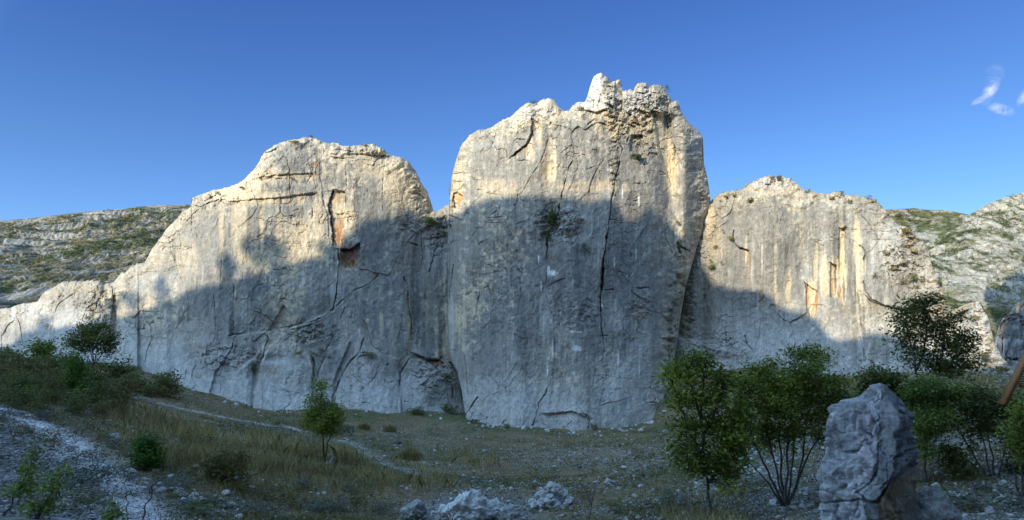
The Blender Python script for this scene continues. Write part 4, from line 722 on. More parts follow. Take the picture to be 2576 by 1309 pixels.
tree('tree', 'tall dark open-crowned tree standing against the sunlit right wall', 'tree', b3,
     [[(2325, 1080), (2318, 1000), (2306, 940), (2296, 880), (2280, 820), (2265, 780)], [(2306, 930), (2325, 880), (2330, 820), (2320, 770), (2330, 750)], [(2322, 1040), (2350, 990), (2362, 930), (2370, 870), (2380, 820)], [(2362, 940), (2400, 900), (2420, 860)], [(2296, 890), (2270, 860), (2250, 840)]],
     [(2262, 770, 26, 12), (2290, 765, 30, 16), (2335, 748, 24, 13), (2345, 768, 28, 14), (2315, 775, 26, 18), (2258, 795, 24, 16), (2300, 800, 34, 20), (2350, 800, 30, 22), (2275, 820, 26, 18), (2265, 845, 28, 16), (2320, 835, 36, 22), (2375, 825, 34, 24), (2395, 800, 22, 14), (2290, 865, 26, 20), (2350, 870, 40, 26),
      (2400, 860, 34, 28), (2425, 880, 26, 24), (2440, 905, 24, 20), (2330, 905, 34, 24), (2380, 905, 40, 26), (2280, 895, 24, 14), (2410, 930, 34, 20), (2370, 940, 30, 18), (2440, 925, 20, 12), (2430, 830, 16, 14)], 9, leaf=.105, nl=5600, r0=.07, thick=1.3, tips=260, mat=M_leaf_d)
b4 = gpd(2205, 19)
tree('shrub', 'low dark shrub rising behind the left shoulder of the pointed boulder', 'shrub', b4, [[(2205, 1150), (2200, 1060), (2195, 990), (2190, 950)], [(2208, 1150), (2225, 1040), (2235, 970)], [(2208, 1150), (2240, 1060), (2265, 990)]],
     [(2185, 945, 26, 16), (2215, 945, 26, 16), (2245, 955, 26, 18), (2170, 975, 22, 18), (2205, 980, 34, 22), (2255, 985, 28, 20), (2230, 1010, 40, 22), (2270, 1010, 16, 22), (2165, 1000, 14, 16)], 11, leaf=.09, nl=3600, r0=.035, thick=.9, tips=120, mat=M_leaf_d, trunk_name='stem', crown_name='foliage')
b5 = gpd(2328, 18)
tree('tree', 'light green feathery tree just right of the pointed boulder', 'tree', b5, [[(2326, 1190), (2328, 1120), (2335, 1060), (2325, 1000), (2320, 950)], [(2329, 1120), (2360, 1060), (2380, 1000)], [(2328, 1100), (2300, 1040), (2290, 980)]],
     [(2310, 975, 34, 22), (2345, 965, 34, 20), (2300, 1010, 36, 30), (2350, 1005, 44, 30), (2390, 1010, 26, 26), (2320, 1050, 34, 30), (2370, 1050, 36, 26), (2310, 1095, 22, 26), (2345, 1085, 30, 22), (2325, 1130, 18, 26), (2400, 985, 20, 18)], 13, leaf=.065, nl=9000, r0=.05, thick=1.1, tips=260, mat=M_leaf_y)
b6 = gpd(2500, 18.5)
tree('tree', 'spreading many-stemmed bush by the wooden shelter at the right edge', 'tree', b6, [[(2495, 1240), (2470, 1180), (2430, 1110), (2390, 1060), (2360, 1010)], [(2498, 1240), (2485, 1160), (2470, 1090), (2450, 1020)], [(2500, 1240), (2500, 1150), (2480, 1080), (2500, 1020)], [(2504, 1240), (2520, 1160), (2545, 1090), (2555, 1030)], [(2506, 1240), (2545, 1180), (2575, 1110)], [(2498, 1240), (2450, 1170), (2400, 1140)]],
     [(2400, 1000, 24, 22), (2430, 985, 26, 20), (2480, 1000, 30, 24), (2440, 1030, 34, 28), (2490, 1045, 36, 30), (2540, 1030, 30, 30), (2570, 1010, 26, 28), (2410, 1060, 26, 18), (2530, 1080, 36, 28), (2575, 1070, 26, 34), (2460, 1080, 26, 18), (2560, 1120, 26, 24), (2380, 1150, 26, 22), (2420, 1180, 30, 26), (2395, 1200, 26, 30), (2580, 1170, 26, 34), (2430, 1120, 22, 12)],
     15, leaf=.08, nl=7500, r0=.04, thick=1.3, tips=250, mat=M_leaf_d)
b7 = gpd(2560, 15)
tree('tree', 'dark tree cut by the right border below the wooden shelter', 'tree', b7, [[(2570, 1250), (2572, 1150), (2590, 1060), (2600, 1000)], [(2565, 1250), (2550, 1170), (2560, 1100)]],
     [(2575, 1035, 22, 22), (2600, 1020, 40, 40), (2570, 1080, 26, 26), (2610, 1090, 40, 40), (2580, 1130, 26, 24), (2620, 1150, 40, 30)], 17, leaf=.08, nl=3200, r0=.04, thick=.8, tips=100, mat=M_leaf)
# many-stemmed shrub at the foot of the left wall, two small slim trees near it
b8 = gpd(232, 57); 
tree('shrub', 'large dark many-stemmed shrub at the foot of the left wall', 'shrub', gp(235, 922), [[(232, 915), (205, 880), (190, 850)], [(235, 915), (225, 870), (222, 830)], [(238, 915), (245, 870), (248, 830)], [(240, 915), (265, 880), (278, 850)], [(236, 915), (232, 880), (235, 840)]],
     [(195, 850, 26, 20), (225, 828, 28, 20), (258, 830, 26, 18), (278, 855, 18, 20), (240, 855, 34, 22), (205, 875, 26, 16), (270, 880, 20, 16), (185, 865, 16, 14)], 19, leaf=.22, nl=3800, r0=.07, thick=2.2, tips=150, mat=M_leaf_d, trunk_name='stem', crown_name='foliage')
tree('tree', 'small pale-stemmed tree at the far left of the wall foot', 'tree', gp(112, 935), [[(112, 925), (113, 900), (108, 880)]], [(98, 872, 17, 16), (112, 880, 16, 14), (92, 890, 14, 12)], 21, leaf=.18, nl=900, r0=.06, thick=1.2, tips=36, mat=M_leaf)
tree('tree', 'slim bright green young tree in the left thicket', 'tree', gp(195, 1010), [[(195, 1000), (194, 970), (192, 925)]], [(192, 925, 20, 22), (188, 955, 24, 22), (200, 975, 20, 20), (190, 905, 12, 14)], 23, leaf=.13, nl=1700, r0=.04, thick=1.1, tips=60, mat=M_leaf_br)
tree('shrub', 'narrow dark green shrub just right of the slim young tree', 'shrub', gp(250, 1012), [[(250, 1005), (246, 970)]], [(246, 960, 14, 18), (240, 985, 14, 14), (258, 975, 10, 14)], 25, leaf=.13, nl=800, r0=.03, thick=.7, tips=36, mat=M_leaf_d, trunk_name='stem', crown_name='foliage')
tree('shrub', 'bright green egg-shaped bush beside the gravel path', 'shrub', gp(370, 1182), [[(370, 1175), (368, 1140), (366, 1110)], [(372, 1175), (385, 1140)]], [(366, 1102, 12, 14), (378, 1118, 16, 18), (360, 1130, 24, 22), (382, 1142, 20, 22), (370, 1160, 30, 20), (350, 1158, 16, 14), (390, 1166, 16, 12)], 27, leaf=.075, nl=3000, r0=.02, thick=.5, tips=130, mat=M_leaf_br, trunk_name='stem', crown_name='foliage')
tree('shrub', 'round blackish bush in the dry grass near the front', 'shrub', gp(572, 1222), [[(572, 1210), (560, 1180), (548, 1145)], [(574, 1210), (590, 1180), (606, 1150)], [(570, 1210), (535, 1190)]], [(556, 1162, 34, 20), (596, 1170, 26, 24), (575, 1192, 44, 22), (562, 1140, 16, 14), (535, 1195, 20, 14), (612, 1150, 12, 16), (615, 1200, 20, 12)], 29, leaf=.07, nl=2900, r0=.02, thick=.8, tips=120, mat=M_scrub, trunk_name='stem', crown_name='foliage')
# bare shrubs and saplings
def bare(label, base, stems, seed, r0=.014, nl=0, lumps=None, mat=None, leaf=.05, name='sapling', tips=26):
    xs_ = [p for s_ in stems for p in s_[1:]]
    return tree(name, label, 'sapling' if name == 'sapling' else 'shrub', base, stems, lumps or [(x, y, 10, 12) for x, y in xs_[-8:]], seed, leaf=leaf, nl=nl, r0=r0, thick=.3, tips=tips, mat=mat, trunk_name='stem', crown_name='foliage')
bare('bare twiggy shrub at the edge of the gravel path', gp(240, 1186), [[(240, 1178), (232, 1150), (224, 1125)], [(241, 1178), (243, 1145), (238, 1120)], [(242, 1178), (255, 1150), (262, 1125)], [(243, 1178), (262, 1165), (268, 1140)]], 31, name='shrub')
bare('bare twiggy shrub on the scree at the far left', gp(38, 1110), [[(36, 1105), (28, 1085), (24, 1065)], [(38, 1105), (42, 1080), (48, 1058)], [(40, 1105), (60, 1085), (68, 1070)], [(37, 1105), (34, 1080), (36, 1060)]], 33, name='shrub')
bare('taller of two thin saplings beside the path at the bottom edge', gpd(350, 11.5), [[(350, 1330), (368, 1280), (380, 1240), (388, 1208)], [(380, 1240), (370, 1225)], [(384, 1225), (395, 1205)]], 35, r0=.02)
bare('shorter thin bare sapling on the path at the bottom edge', gpd(315, 11.5), [[(318, 1330), (322, 1290), (318, 1250), (310, 1215)], [(320, 1250), (335, 1230)]], 37, r0=.013)
bare('forked bare sapling in front of the stone pile', gpd(1485, 15), [[(1484, 1330), (1486, 1290), (1492, 1250), (1498, 1215)], [(1488, 1270), (1476, 1240), (1460, 1212)]], 39, r0=.018, tips=10)
bare('bare forked sapling in front of the low pale rocks', gpd(1132, 15.5), [[(1136, 1330), (1130, 1290), (1125, 1262)], [(1134, 1310), (1150, 1285), (1160, 1262)]], 41, r0=.016, tips=14)
b9 = gpd(-5, 10.3)
tree('sapling', 'leaning leafy sapling on the scree in the bottom left corner', 'sapling', b9, [[(0, 1320), (22, 1275), (48, 1228), (66, 1195), (84, 1150), (96, 1112)], [(48, 1228), (75, 1210)], [(20, 1280), (45, 1265)]],
     [(95, 1122, 10, 16), (86, 1150, 14, 14), (78, 1180, 20, 18), (62, 1205, 24, 16), (85, 1212, 14, 14), (45, 1235, 16, 12), (70, 1235, 20, 12), (20, 1225, 12, 8)], 43, leaf=.055, nl=420, r0=.018, thick=.25, tips=46, mat=M_leaf_y, trunk_name='stem', crown_name='foliage', clus=.07)
b10 = gpd(80, 10)
tree('sapling', 'bushier leafy sapling right of the leaning one at the bottom left', 'sapling', b10, [[(85, 1330), (110, 1275), (135, 1235), (155, 1195)], [(110, 1275), (80, 1262), (60, 1255)], [(120, 1255), (150, 1250)]],
     [(156, 1182, 12, 16), (145, 1205, 20, 14), (125, 1222, 26, 16), (140, 1255, 16, 20), (100, 1268, 30, 12), (130, 1280, 20, 14), (70, 1280, 26, 12)], 45, leaf=.055, nl=520, r0=.02, thick=.25, tips=52, mat=M_leaf_y, trunk_name='stem', crown_name='foliage', clus=.07)
tree('sapling', 'short leafy sprig at the bottom edge near the path', 'sapling', gpd(285, 10.8), [[(285, 1330), (284, 1300), (284, 1270)]], [(284, 1275, 12, 10), (280, 1292, 16, 10), (290, 1300, 14, 10)], 47, leaf=.05, nl=260, r0=.01, thick=.2, tips=20, mat=M_leaf_y, trunk_name='stem', crown_name='foliage', clus=.06)

def clump(name, label, cat, P, w_, h, mat, seed, group=None, n=150, grass=False, leaf=None, facing=False):
    rng = np.random.RandomState(seed)
    if grass:
        an = rng.uniform(0, 2*np.pi, n); rr = rng.uniform(0, 1, n)**.7; lean = rng.uniform(.0, .55, n); L = h*rng.uniform(.5, 1.1, n)
        L *= np.where(rng.rand(n) < .3, .5, 1)*(1.15-.6*rr**2); b_ = np.stack([np.cos(an)*rr*w_*.5, np.sin(an)*rr*w_*.5, np.zeros(n)-.05], -1); an2 = rng.uniform(0, 6.28, n); dr = np.stack([np.cos(an2)*lean, np.sin(an2)*lean, np.ones(n)], -1); dr /= np.linalg.norm(dr, axis=1)[:, None]
        tip = b_+dr*L[:, None]+np.stack([np.cos(an), np.sin(an), -np.ones(n)*.6], -1)*(L*.18)[:, None]; mid = b_+dr*(L*.55)[:, None]
        sd = np.stack([-np.sin(an+rng.normal(0, 1, n)), np.cos(an), np.zeros(n)], -1)*(h*.022)
        V = np.stack([b_-sd, b_+sd, mid+sd*.8, tip, mid-sd*.8], 1).reshape(-1, 3); f = np.arange(n*5).reshape(n, 5)
        c = np.repeat(rng.uniform(.2, .9, n), 5)[:, None]*np.ones((1, 3)); o = mesh_obj(name, V, f, mat, smooth=False, cols=c)
    else:
        q = rng.normal(size=(n, 3)); q /= np.linalg.norm(q, axis=1)[:, None]; q *= rng.uniform(.1, 1, (n, 1))**.4; lob = rng.normal(0, .28, (6, 3)); q = q*.7+lob[rng.randint(0, 6, n)]*1.2
        c = q*[w_*.5, w_*.5, h*.5]+[0, 0, h*.42]; o = leaves(name, c, leaf or w_*.16, .45+.3*q[:, 2]*0+rng.normal(0, .16, n), rng, mat)
    o.location = [float(v) for v in P]; return tag(o, label, cat, group)
PX2M = 75/F
sd_ = [900]
def on_cliff(pts, label, group, mat, w_, h, grass=False, cat='shrub', name='shrub', n=130):
    protos = [clump(name, label, cat, (0, 0, 0), 1, 1, mat, sd_[0]+k, group, n=n, grass=grass) for k in range(min(3, len(pts)))]; sd_[0] += 7
    for i, p in enumerate(pts):
        o = protos[i] if i < len(protos) else protos[i % 3].copy()
        if i >= len(protos): scene.collection.objects.link(o)
        k = p[2] if len(p) > 2 else 1; P = cliff_pt(p[0], p[1]+2, .45); o.location = [float(v) for v in P]; o.scale = (w_*k*PX2M, w_*k*PX2M, h*k*PX2M); o.rotation_euler = (R_(18), 0, i*1.3)
def single(px, py, w_, h, mat, label, grass=False, n=160): on_cliff([(px, py)], label, None, mat, w_, h, grass, n=n, name='grass_tuft' if grass else 'shrub', cat='grass tuft' if grass else 'shrub')
single(1085, 562, 26, 24, M_leaf_y, 'bright green bush in the notch left of the tall tower', n=420); single(1076, 573, 14, 14, M_leaf_d, 'small dark bush just below the bright green one in the notch')
single(1390, 566, 22, 50, M_leaf_d, 'tall dark bush growing up the crack of the tower', n=500); single(1381, 600, 16, 30, M_leaf_d, 'dark bush hanging lowest in the tower crack', n=260); single(1367, 578, 16, 14, M_scrub, 'brownish bush left of the tall dark one in the tower crack')
single(1430, 594, 18, 14, M_scrub, 'olive bush on the ledge right of the tower crack'); single(1460, 554, 20, 10, M_dry, 'tan grass tuft on the broken ledge under the shadow line', True); single(1466, 622, 22, 13, M_leaf_d, 'dark bush on a small shelf low in the tower shade')
single(1604, 394, 34, 10, M_scrub, 'wide olive tuft on the ledge high on the sunlit tower', n=300); single(1688, 300, 11, 34, M_scrub, 'narrow dark bush in the slot right of the pale rib'); single(1385, 344, 10, 8, M_scrub, 'tiny tuft in the diagonal crack of the tower')
single(1345, 262, 16, 14, M_leaf_d, 'little bush on the left dome of the tower top'); single(1560, 232, 12, 9, M_scrub, 'olive bush below the highest pinnacle'); single(1462, 274, 14, 10, M_dry, 'tan grass tuft in the saddle left of the highest pinnacle', True)
single(1624, 270, 15, 11, M_scrub, 'olive bush among the broken blocks of the tower top'); single(1598, 304, 11, 12, M_dry, 'reddish tan tuft beside the broken blocks', True); single(1678, 226, 12, 16, M_leaf_d, 'small bush on the right corner of the tower top'); single(1712, 618, 9, 18, M_leaf_d, 'dark bush in the slot beside the tower edge, in shade')
single(1705, 560, 16, 9, M_scrub, 'olive tuft where the shadow meets the tower edge'); single(781, 344, 14, 8, M_scrub, 'small bush on the very top of the left wall'); single(740, 356, 26, 6, M_dry, 'fringe of dry grass on the left wall top', True); single(918, 365, 16, 6, M_dry, 'dry tuft on the flat right part of the left wall top', True)
single(730, 446, 12, 6, M_scrub, 'small olive tuft on the upper face of the left wall'); single(608, 472, 12, 8, M_dry, 'tan tuft at the shoulder of the left wall', True); single(552, 492, 12, 16, M_scrub, 'olive tuft in the notch of the stepped ridge'); single(810, 887, 18, 18, M_leaf_d, 'dark bush in the crack behind the lone meadow tree')
single(642, 930, 16, 22, M_leaf_d, 'dark bush in the slanting groove of the slabs'); single(617, 856, 11, 9, M_scrub, 'olive cushion above the slabs'); single(752, 888, 16, 8, M_dry, 'tan tuft on the slab shelf', True); single(792, 890, 14, 8, M_scrub, 'brown tuft next to the dark crack bush')
single(929, 891, 30, 5, M_scrub, 'thin strip of green growing on the slab ledge', n=260); single(120, 822, 18, 12, M_scrub, 'dry shrub on the low left ridge'); single(238, 764, 15, 9, M_scrub, 'olive tuft in the split of the low left ridge'); single(222, 800, 14, 9, M_scrub, 'lower olive tuft on the low left ridge')
single(1122, 948, 22, 14, M_leaf_d, 'dark bush in the corner crack between slabs and tower'); single(1118, 590, 14, 16, M_scrub, 'brown tuft in the cracked gully left of the tower'); single(1104, 552, 9, 9, M_leaf_d, 'small round bush on the notch ledge'); single(1130, 568, 15, 10, M_leaf_d, 'dark bush at the head of the gully')
on_cliff([(KA(p)[0][0], KA(p)[0][1], k) for p, k in [((565, 160), .8), ((345, 262), 1), ((295, 268), .8), ((440, 288), 1), ((770, 240), 1), ((1015, 300), 1), ((910, 280), .9), ((1155, 298), 1), ((1240, 372), .9), ((1350, 470), 1.5), ((325, 512), 1), ((1230, 600), 1.1), ((1335, 655), 1.1), ((1278, 690), 1.2), ((1440, 755), .9), ((1330, 762), .9), ((1390, 590), 1.1), ((1500, 690), .8)]],
         'tan dry grass tuft on the right wall', 'dry grass tufts on the right wall', M_dry, 15, 10, True, 'grass tuft', 'grass_tuft')
on_cliff([(KA(p)[0][0], KA(p)[0][1], k) for p, k in [((265, 295), .8), ((690, 200), .7), ((235, 568), 1), ((230, 440), .8), ((280, 470), .7), ((205, 645), .8), ((270, 655), .8), ((1165, 735), 1.3), ((1270, 585), .9), ((1410, 800), .8), ((1425, 840), 1), ((90, 730), .7)]],
         'small olive bush on the right wall', 'small olive bushes on the right wall', M_scrub, 13, 10)
single(*KA((212, 688))[0], 20, 16, M_leaf_y, 'bright green bush at the left end of the right wall, by the shadow edge', n=300); single(*KA((605, 168))[0], 22, 13, M_scrub, 'green bush on the summit of the right wall', n=260); single(*KA((1310, 405))[0], 24, 22, M_scrub, 'large olive bush on the sloping right crest', n=320)
single(*KA((1392, 752))[0], 19, 17, M_leaf_y, 'round green bush on the broken right shoulder', n=300); single(*KA((1537, 762))[0], 14, 15, M_leaf_y, 'green bush at the right rim of the right wall', n=240); single(*KA((970, 250))[0], 14, 10, M_leaf_d, 'dark bush beside the little rock cap on the right crest'); single(*KA((1125, 280))[0], 16, 9, M_leaf_d, 'scraggly dark bush on the right crest')
single(2455, 800, 14, 12, M_dry, 'tan tuft under the cap rock of the far right outcrop', True); single(2480, 900, 26, 12, M_scrub, 'olive scrub on the slope of the far right outcrop', n=300); single(2520, 930, 22, 12, M_dry, 'dry tuft low on the far right outcrop', True)
# shrubs and tufts along the wall foot and on the meadow
def meadow(px, py, w_, h, mat, label, group=None, grass=False, n=220, seed=None, name=None):
    P = gp(px, py); k = P[1]/F; sd_[0] += 1
    return clump(name or ('grass_tuft' if grass else 'shrub'), label, 'grass tuft' if grass else 'shrub', P, w_*k, h*k, mat, sd_[0], group, n=n, grass=grass, leaf=max(.05, w_*k*.09))
for a_ in [(608, 1010, 40, 26, M_scrub, 'brown tangled bush against the foot of the slabs'), (1125, 1040, 46, 30, M_leaf_d, 'green bush at the foot of the corner between slabs and tower'), (1145, 1030, 22, 36, M_scrub, 'brownish shrub right of the green corner bush'), (1048, 1046, 46, 20, M_leaf_d, 'low dark shrub at the slab foot left of the corner'),
           (878, 1098, 46, 34, M_sage, 'grey-green shrub in the middle of the meadow'), (760, 1080, 34, 22, M_scrub, 'dark tuft just left of the lone tree trunk'), (700, 1075, 26, 16, M_scrub, 'brown tuft on the far side of the upper path'), (1275, 1078, 22, 12, M_leaf_d, 'little green bush at the tower foot'), (1498, 1084, 26, 18, M_scrub, 'olive bush in front of the arch at the tower foot'),
           (1190, 1066, 30, 12, M_scrub, 'brown tuft at the left foot of the tower'), (430, 925, 20, 30, M_leaf_d, 'upright dark bush where the slabs begin'), (2380, 775, 5, 5, M_scrub, None)][:-1]:
    meadow(*a_[:5], a_[5], n=420)
for x, y, w_, h, l in [(980, 1086, 30, 20, 'rusty brown grass clump farther from the lone tree'), (915, 1080, 30, 18, 'rusty brown grass clump nearest the lone tree'), (1030, 1155, 60, 30, 'tall straw-coloured grass clump in the middle meadow')]:
    meadow(x, y, w_*1.1, h, M_dry if 'dark' not in l else M_scrub, l, grass=True, n=900)
# the thicket on the left: separate shrubs of a few builds
rng = np.random.RandomState(77); prot = []
for k in range(5):
    prot.append(clump('shrub', 'dark bushy shrub of the thicket on the left', 'shrub', (0, 0, 0), 1, 1, [M_scrub, M_leaf_d, M_scrub, M_scrub, M_leaf_d][k], 300+k, 'dark shrubs of the thicket on the left', n=620, leaf=.085))
cnt = 0
for i in range(400):
    px = rng.uniform(-40, 440); lo = np.interp(px, [-40, 0, 100, 200, 300, 440], [925, 925, 935, 935, 955, 990]); hi = np.interp(px, [-40, 0, 120, 200, 260, 300, 440], [1035, 1030, 1055, 1055, 1075, 1030, 1000])
    py = rng.uniform(lo, hi)
    if px > 300 and rng.rand() < .45: continue
    P = gp(px, py); o = prot[cnt] if cnt < 5 else prot[rng.randint(5)].copy()
    if cnt >= 5: scene.collection.objects.link(o)
    s_ = rng.uniform(1.0, 2.3)*np.interp(P[1], [25, 60], [.75, 1.3]); o.location = P.tolist(); o.scale = (s_, s_, s_*rng.uniform(.7, 1.15)); o.rotation_euler = (0, 0, rng.uniform(0, 6)); cnt += 1
    if cnt >= 85: break
# grey-green and brown cushions along the path and on the scree
cush = [(110, 1060), (150, 1075), (60, 1050), (20, 1040), (200, 1095), (230, 1080), (270, 1110), (290, 1130), (180, 1135), (150, 1120), (130, 1110), (215, 1150), (250, 1160), (205, 1160), (330, 1150), (345, 1185), (300, 1195), (230, 1215), (260, 1230), (210, 1240), (170, 1215), (300, 1250), (240, 1270), (190, 1290), (330, 1215), (410, 1235), (440, 1215), (470, 1230), (400, 1210), (520, 1265), (560, 1280), (470, 1285), (510, 1300), (620, 1290), (660, 1300), (600, 1240), (450, 1255),
        (10, 1060), (75, 1090), (350, 1250), (690, 1260), (740, 1280), (800, 1290), (850, 1280), (900, 1270), (960, 1290), (880, 1240), (760, 1230), (1670, 1280), (1640, 1295), (1730, 1290), (1600, 1300), (1690, 1260), (1560, 1290), (2130, 1180), (1860, 1250), (1900, 1230), (2000, 1180), (2440, 1290), (2380, 1280), (2540, 1290), (2470, 1240)]
pr2 = [clump('shrub', 'low cushion of scrub among the stones in the foreground', 'shrub', (0, 0, 0), 1, 1, m_, 330+k, 'low cushions of scrub among the foreground stones', n=260, leaf=.09) for k, m_ in enumerate((M_sage, M_scrub, M_sage, M_leaf_d))]
for i, (px, py) in enumerate(cush):
    P = gp(px, py); o = pr2[i] if i < 4 else pr2[rng.randint(4)].copy()
    if i >= 4: scene.collection.objects.link(o)
    s_ = rng.uniform(.45, .95)*(1.25 if px > 500 else 1); o.location = P.tolist(); o.scale = (s_*1.3, s_*1.3, s_*rng.uniform(.45, .8)); o.rotation_euler = (0, 0, rng.uniform(0, 6))

# ------------------------------------------------------------------ grass and gravel (uncountable)
def scatter(n, u0, u1, d0, d1, rng, pw=1.0):
    u = rng.uniform(u0, u1, n); d = d0*(d1/d0)**rng.uniform(0, 1, n); x = (u-CX)/F*d; z = ground_z(x, d); return x, d, z, u, HY-z/d*F
def blades(name, label, n, hfun, mat, seed, width=.012):
    rng = np.random.RandomState(seed); x, y, z, u, v = scatter(n, -60, 2640, 11, 92, rng)
    h, k = hfun(x, y, u, v, rng); m_ = (rng.rand(n) < k); bp = np.interp(u, [p[0] for p in BASE], [p[1] for p in BASE]); m_ &= v > bp-1
    x, y, z, h = x[m_], y[m_], z[m_], h[m_]; n = len(x); an = rng.uniform(0, 6.28, n); ln = rng.uniform(.1, .7, n)*h; w_ = width*np.clip(y/22, .7, 2.6)
    sa = rng.uniform(0, 6.28, n); sx = np.cos(sa)*w_; sy = np.sin(sa)*w_; B = np.stack([x, y, z-.03], -1); sd = np.stack([sx, sy, 0*sx], -1)
    mid = B+np.stack([np.cos(an)*ln*.35, np.sin(an)*ln*.35, h*.6], -1); tip = B+np.stack([np.cos(an)*ln, np.sin(an)*ln, h*.95], -1)
    V = np.stack([B-sd, B+sd, mid+sd*.7, tip, mid-sd*.7], 1).reshape(-1, 3); f = np.arange(n*5).reshape(n, 5)
    tn = np.clip(.5+.35*fbm(x/3, y/3, 3, seed+1)+rng.normal(0, .15, n), 0, 1); o = mesh_obj(name, V, f, mat, smooth=False, cols=np.repeat(tn, 5)[:, None]*np.ones((1, 3)))
    return tag(o, label, 'grass', kind='stuff')
def tall(x, y, u, v, rng):
    reg = sm(0, 30, v-np.interp(u, [0, 300, 500, 700, 900, 1100, 1300], [1060, 1010, 1045, 1085, 1120, 1180, 1250]))*sm(0, 40, np.interp(u, [250, 400, 600, 800, 1000, 1150, 1250], [1060, 1215, 1260, 1270, 1265, 1240, 1200])-v)
    reg = reg*sm(230, 300, u)*sm(1260, 1150, u)*sm(-.5, .15, fbm(x/2.2, y/2.2, 3, 931)+.25)
    reg = np.maximum(reg, .8*np.exp(-(((u-1190)/75)**2+((v-1160-(u-1190)*.18)/20)**2)*1.6)); reg = np.maximum(reg, .55*sm(1225, 1250, v)*sm(560, 660, u)*sm(1080, 1000, u)*sm(0, .3, fbm(x/2, y/2, 3, 938)))
    reg = np.maximum(reg, .7*sm(1640, 1700, u)*sm(1900, 1840, u)*sm(1230, 1260, v)*(v < 1330)); reg = np.maximum(reg, .5*sm(1010, 960, v)*sm(1700, 1800, u)*sm(.2, .3, fbm(x/3, y/3, 3, 934)+.3))
    reg = np.where(np.minimum(wdist(x, y, PATH2), wdist(x, y, PATH3)) < .9, 0, reg)
    return (.22+.5*rng.rand(len(x)))*np.where(y < 24, .55, 1)*np.clip(1+.6*fbm(x/4, y/4, 2, 935), .4, 1.6), reg
def short(x, y, u, v, rng):
    G = ground_cols(x, y)[..., 3]; return .05+.12*rng.rand(len(x)), np.clip(1.0-1.15*G, 0.04, 1)*sm(-.5, .1, fbm(x/1.5, y/1.5, 3, 941)+.1)
def cover(label, n, m_, mat, seed, dens, smin, smax, flat=.55):
    rng = np.random.RandomState(seed); x, y, z, u, v = scatter(n, -40, 2620, 11, 88, rng); bp = np.interp(u, [p[0] for p in BASE], [p[1] for p in BASE])
    k = (rng.rand(n) < dens(x, y, u, v)) & (v > bp) & (wdist(x, y, PATH1) > .75) & (wdist(x, y, PATH2) > .7); x, y, z = x[k], y[k], z[k]; n = len(x)
    s_ = rng.uniform(smin, smax, n)*np.clip(y/24, .7, 1.5); c = np.repeat(np.stack([x, y, z], -1), m_, 0); q = rng.normal(0, .4, (n*m_, 3)); q[:, 2] = np.abs(q[:, 2])*flat
    c = c+q*np.repeat(s_, m_)[:, None]; tn = np.repeat(rng.uniform(.2, .7, n), m_)+rng.normal(0, .12, n*m_)
    tag(leaves('ground_cover', c, np.repeat(s_, m_)*.2, tn, rng, mat), label, 'ground cover', kind='stuff')
cover('low brown-green herbs spread over the meadow', 9000, 16, M_scrub, 971, lambda x, y, u, v: .16+.75*sm(0, .5, fbm(x/3.5, y/3.5, 4, 973))*sm(1330, 1200, v+0*u)+.7*sm(26, 0, v-np.interp(u, [p[0] for p in BASE], [p[1] for p in BASE])), .22, .6)
cover('low grey-green cushions among the foreground stones', 5200, 20, M_sage, 975, lambda x, y, u, v: .75*sm(-.1, .35, fbm(x/1.6, y/1.6, 4, 977))*sm(1120, 1200, v)*sm(60, 240, u)*sm(1150, 950, u)+.3*sm(1050, 1130, v)*sm(1500, 1900, u)*sm(0, .5, fbm(x/1.6, y/1.6, 4, 979)), .2, .5, .45)
cover('dark green weeds in patches near the wall foot and the front', 8000, 16, M_leaf_d, 981, lambda x, y, u, v: .6*sm(.1, .5, fbm(x/2.6, y/2.6, 4, 983))*(.35*sm(1050, 1110, v)*sm(1500, 1200, u)+sm(1180, 1230, v)*sm(450, 600, u)+1.6*sm(30, 0, v-np.interp(u, [p[0] for p in BASE], [p[1] for p in BASE]))), .2, .5)
blades('grass', 'tall dry straw grass over the left half of the meadow', 190000, tall, M_dry, 950, .010)
blades('grass', 'short olive turf over the whole meadow', 150000, short, M_scrub, 960, .012)
rng = np.random.RandomState(5)
x, y, z, u, v = scatter(400000, -40, 2620, 10.5, 85, rng); G = ground_cols(x, y)[..., 3]; bp = np.interp(u, [p[0] for p in BASE], [p[1] for p in BASE])
k = (rng.rand(len(x)) < np.clip(G*.42-.02+.22*sm(16, 3, v-bp)*sm(-.2, .4, fbm(x/3, y/3, 2, 990)), .008, .5)) & (v > bp); x, y, z, u, v = x[k], y[k], z[k], u[k], v[k]; n = len(x)
sz = .033*np.exp(rng.normal(0, .5, n))*np.clip(y/18, .8, 1.7); sz = np.where(wdist(x, y, PATH1) < .5, sz*.6, sz)
oc = np.array([[1, 0, 0], [0, 1, 0], [-1, 0, 0], [0, -1, 0], [0, 0, 1], [0, 0, -1]], float); of = np.array([[0, 1, 4], [1, 2, 4], [2, 3, 4], [3, 0, 4], [1, 0, 5], [2, 1, 5], [3, 2, 5], [0, 3, 5]])
V = oc[None]*rng.uniform(.6, 1.3, (n, 6, 1))+rng.normal(0, .22, (n, 6, 3)); an = rng.uniform(0, 6.28, n); ca, sa = np.cos(an)[:, None], np.sin(an)[:, None]
V = np.stack([V[..., 0]*ca-V[..., 1]*sa, V[..., 0]*sa+V[..., 1]*ca, V[..., 2]*.6], -1)*sz[:, None, None]+np.stack([x, y, z+sz*.2], -1)[:, None]
tn = (rng.uniform(.11, .50, n)*np.where(v > 1000, np.clip(.8+.3*sm(500, 1100, u), 0, 1), 1)*(1+.9*np.exp(-(wdist(x, y, PATH1)/.55)**2)))[:, None]*np.array([[1, .985, .96]]); 
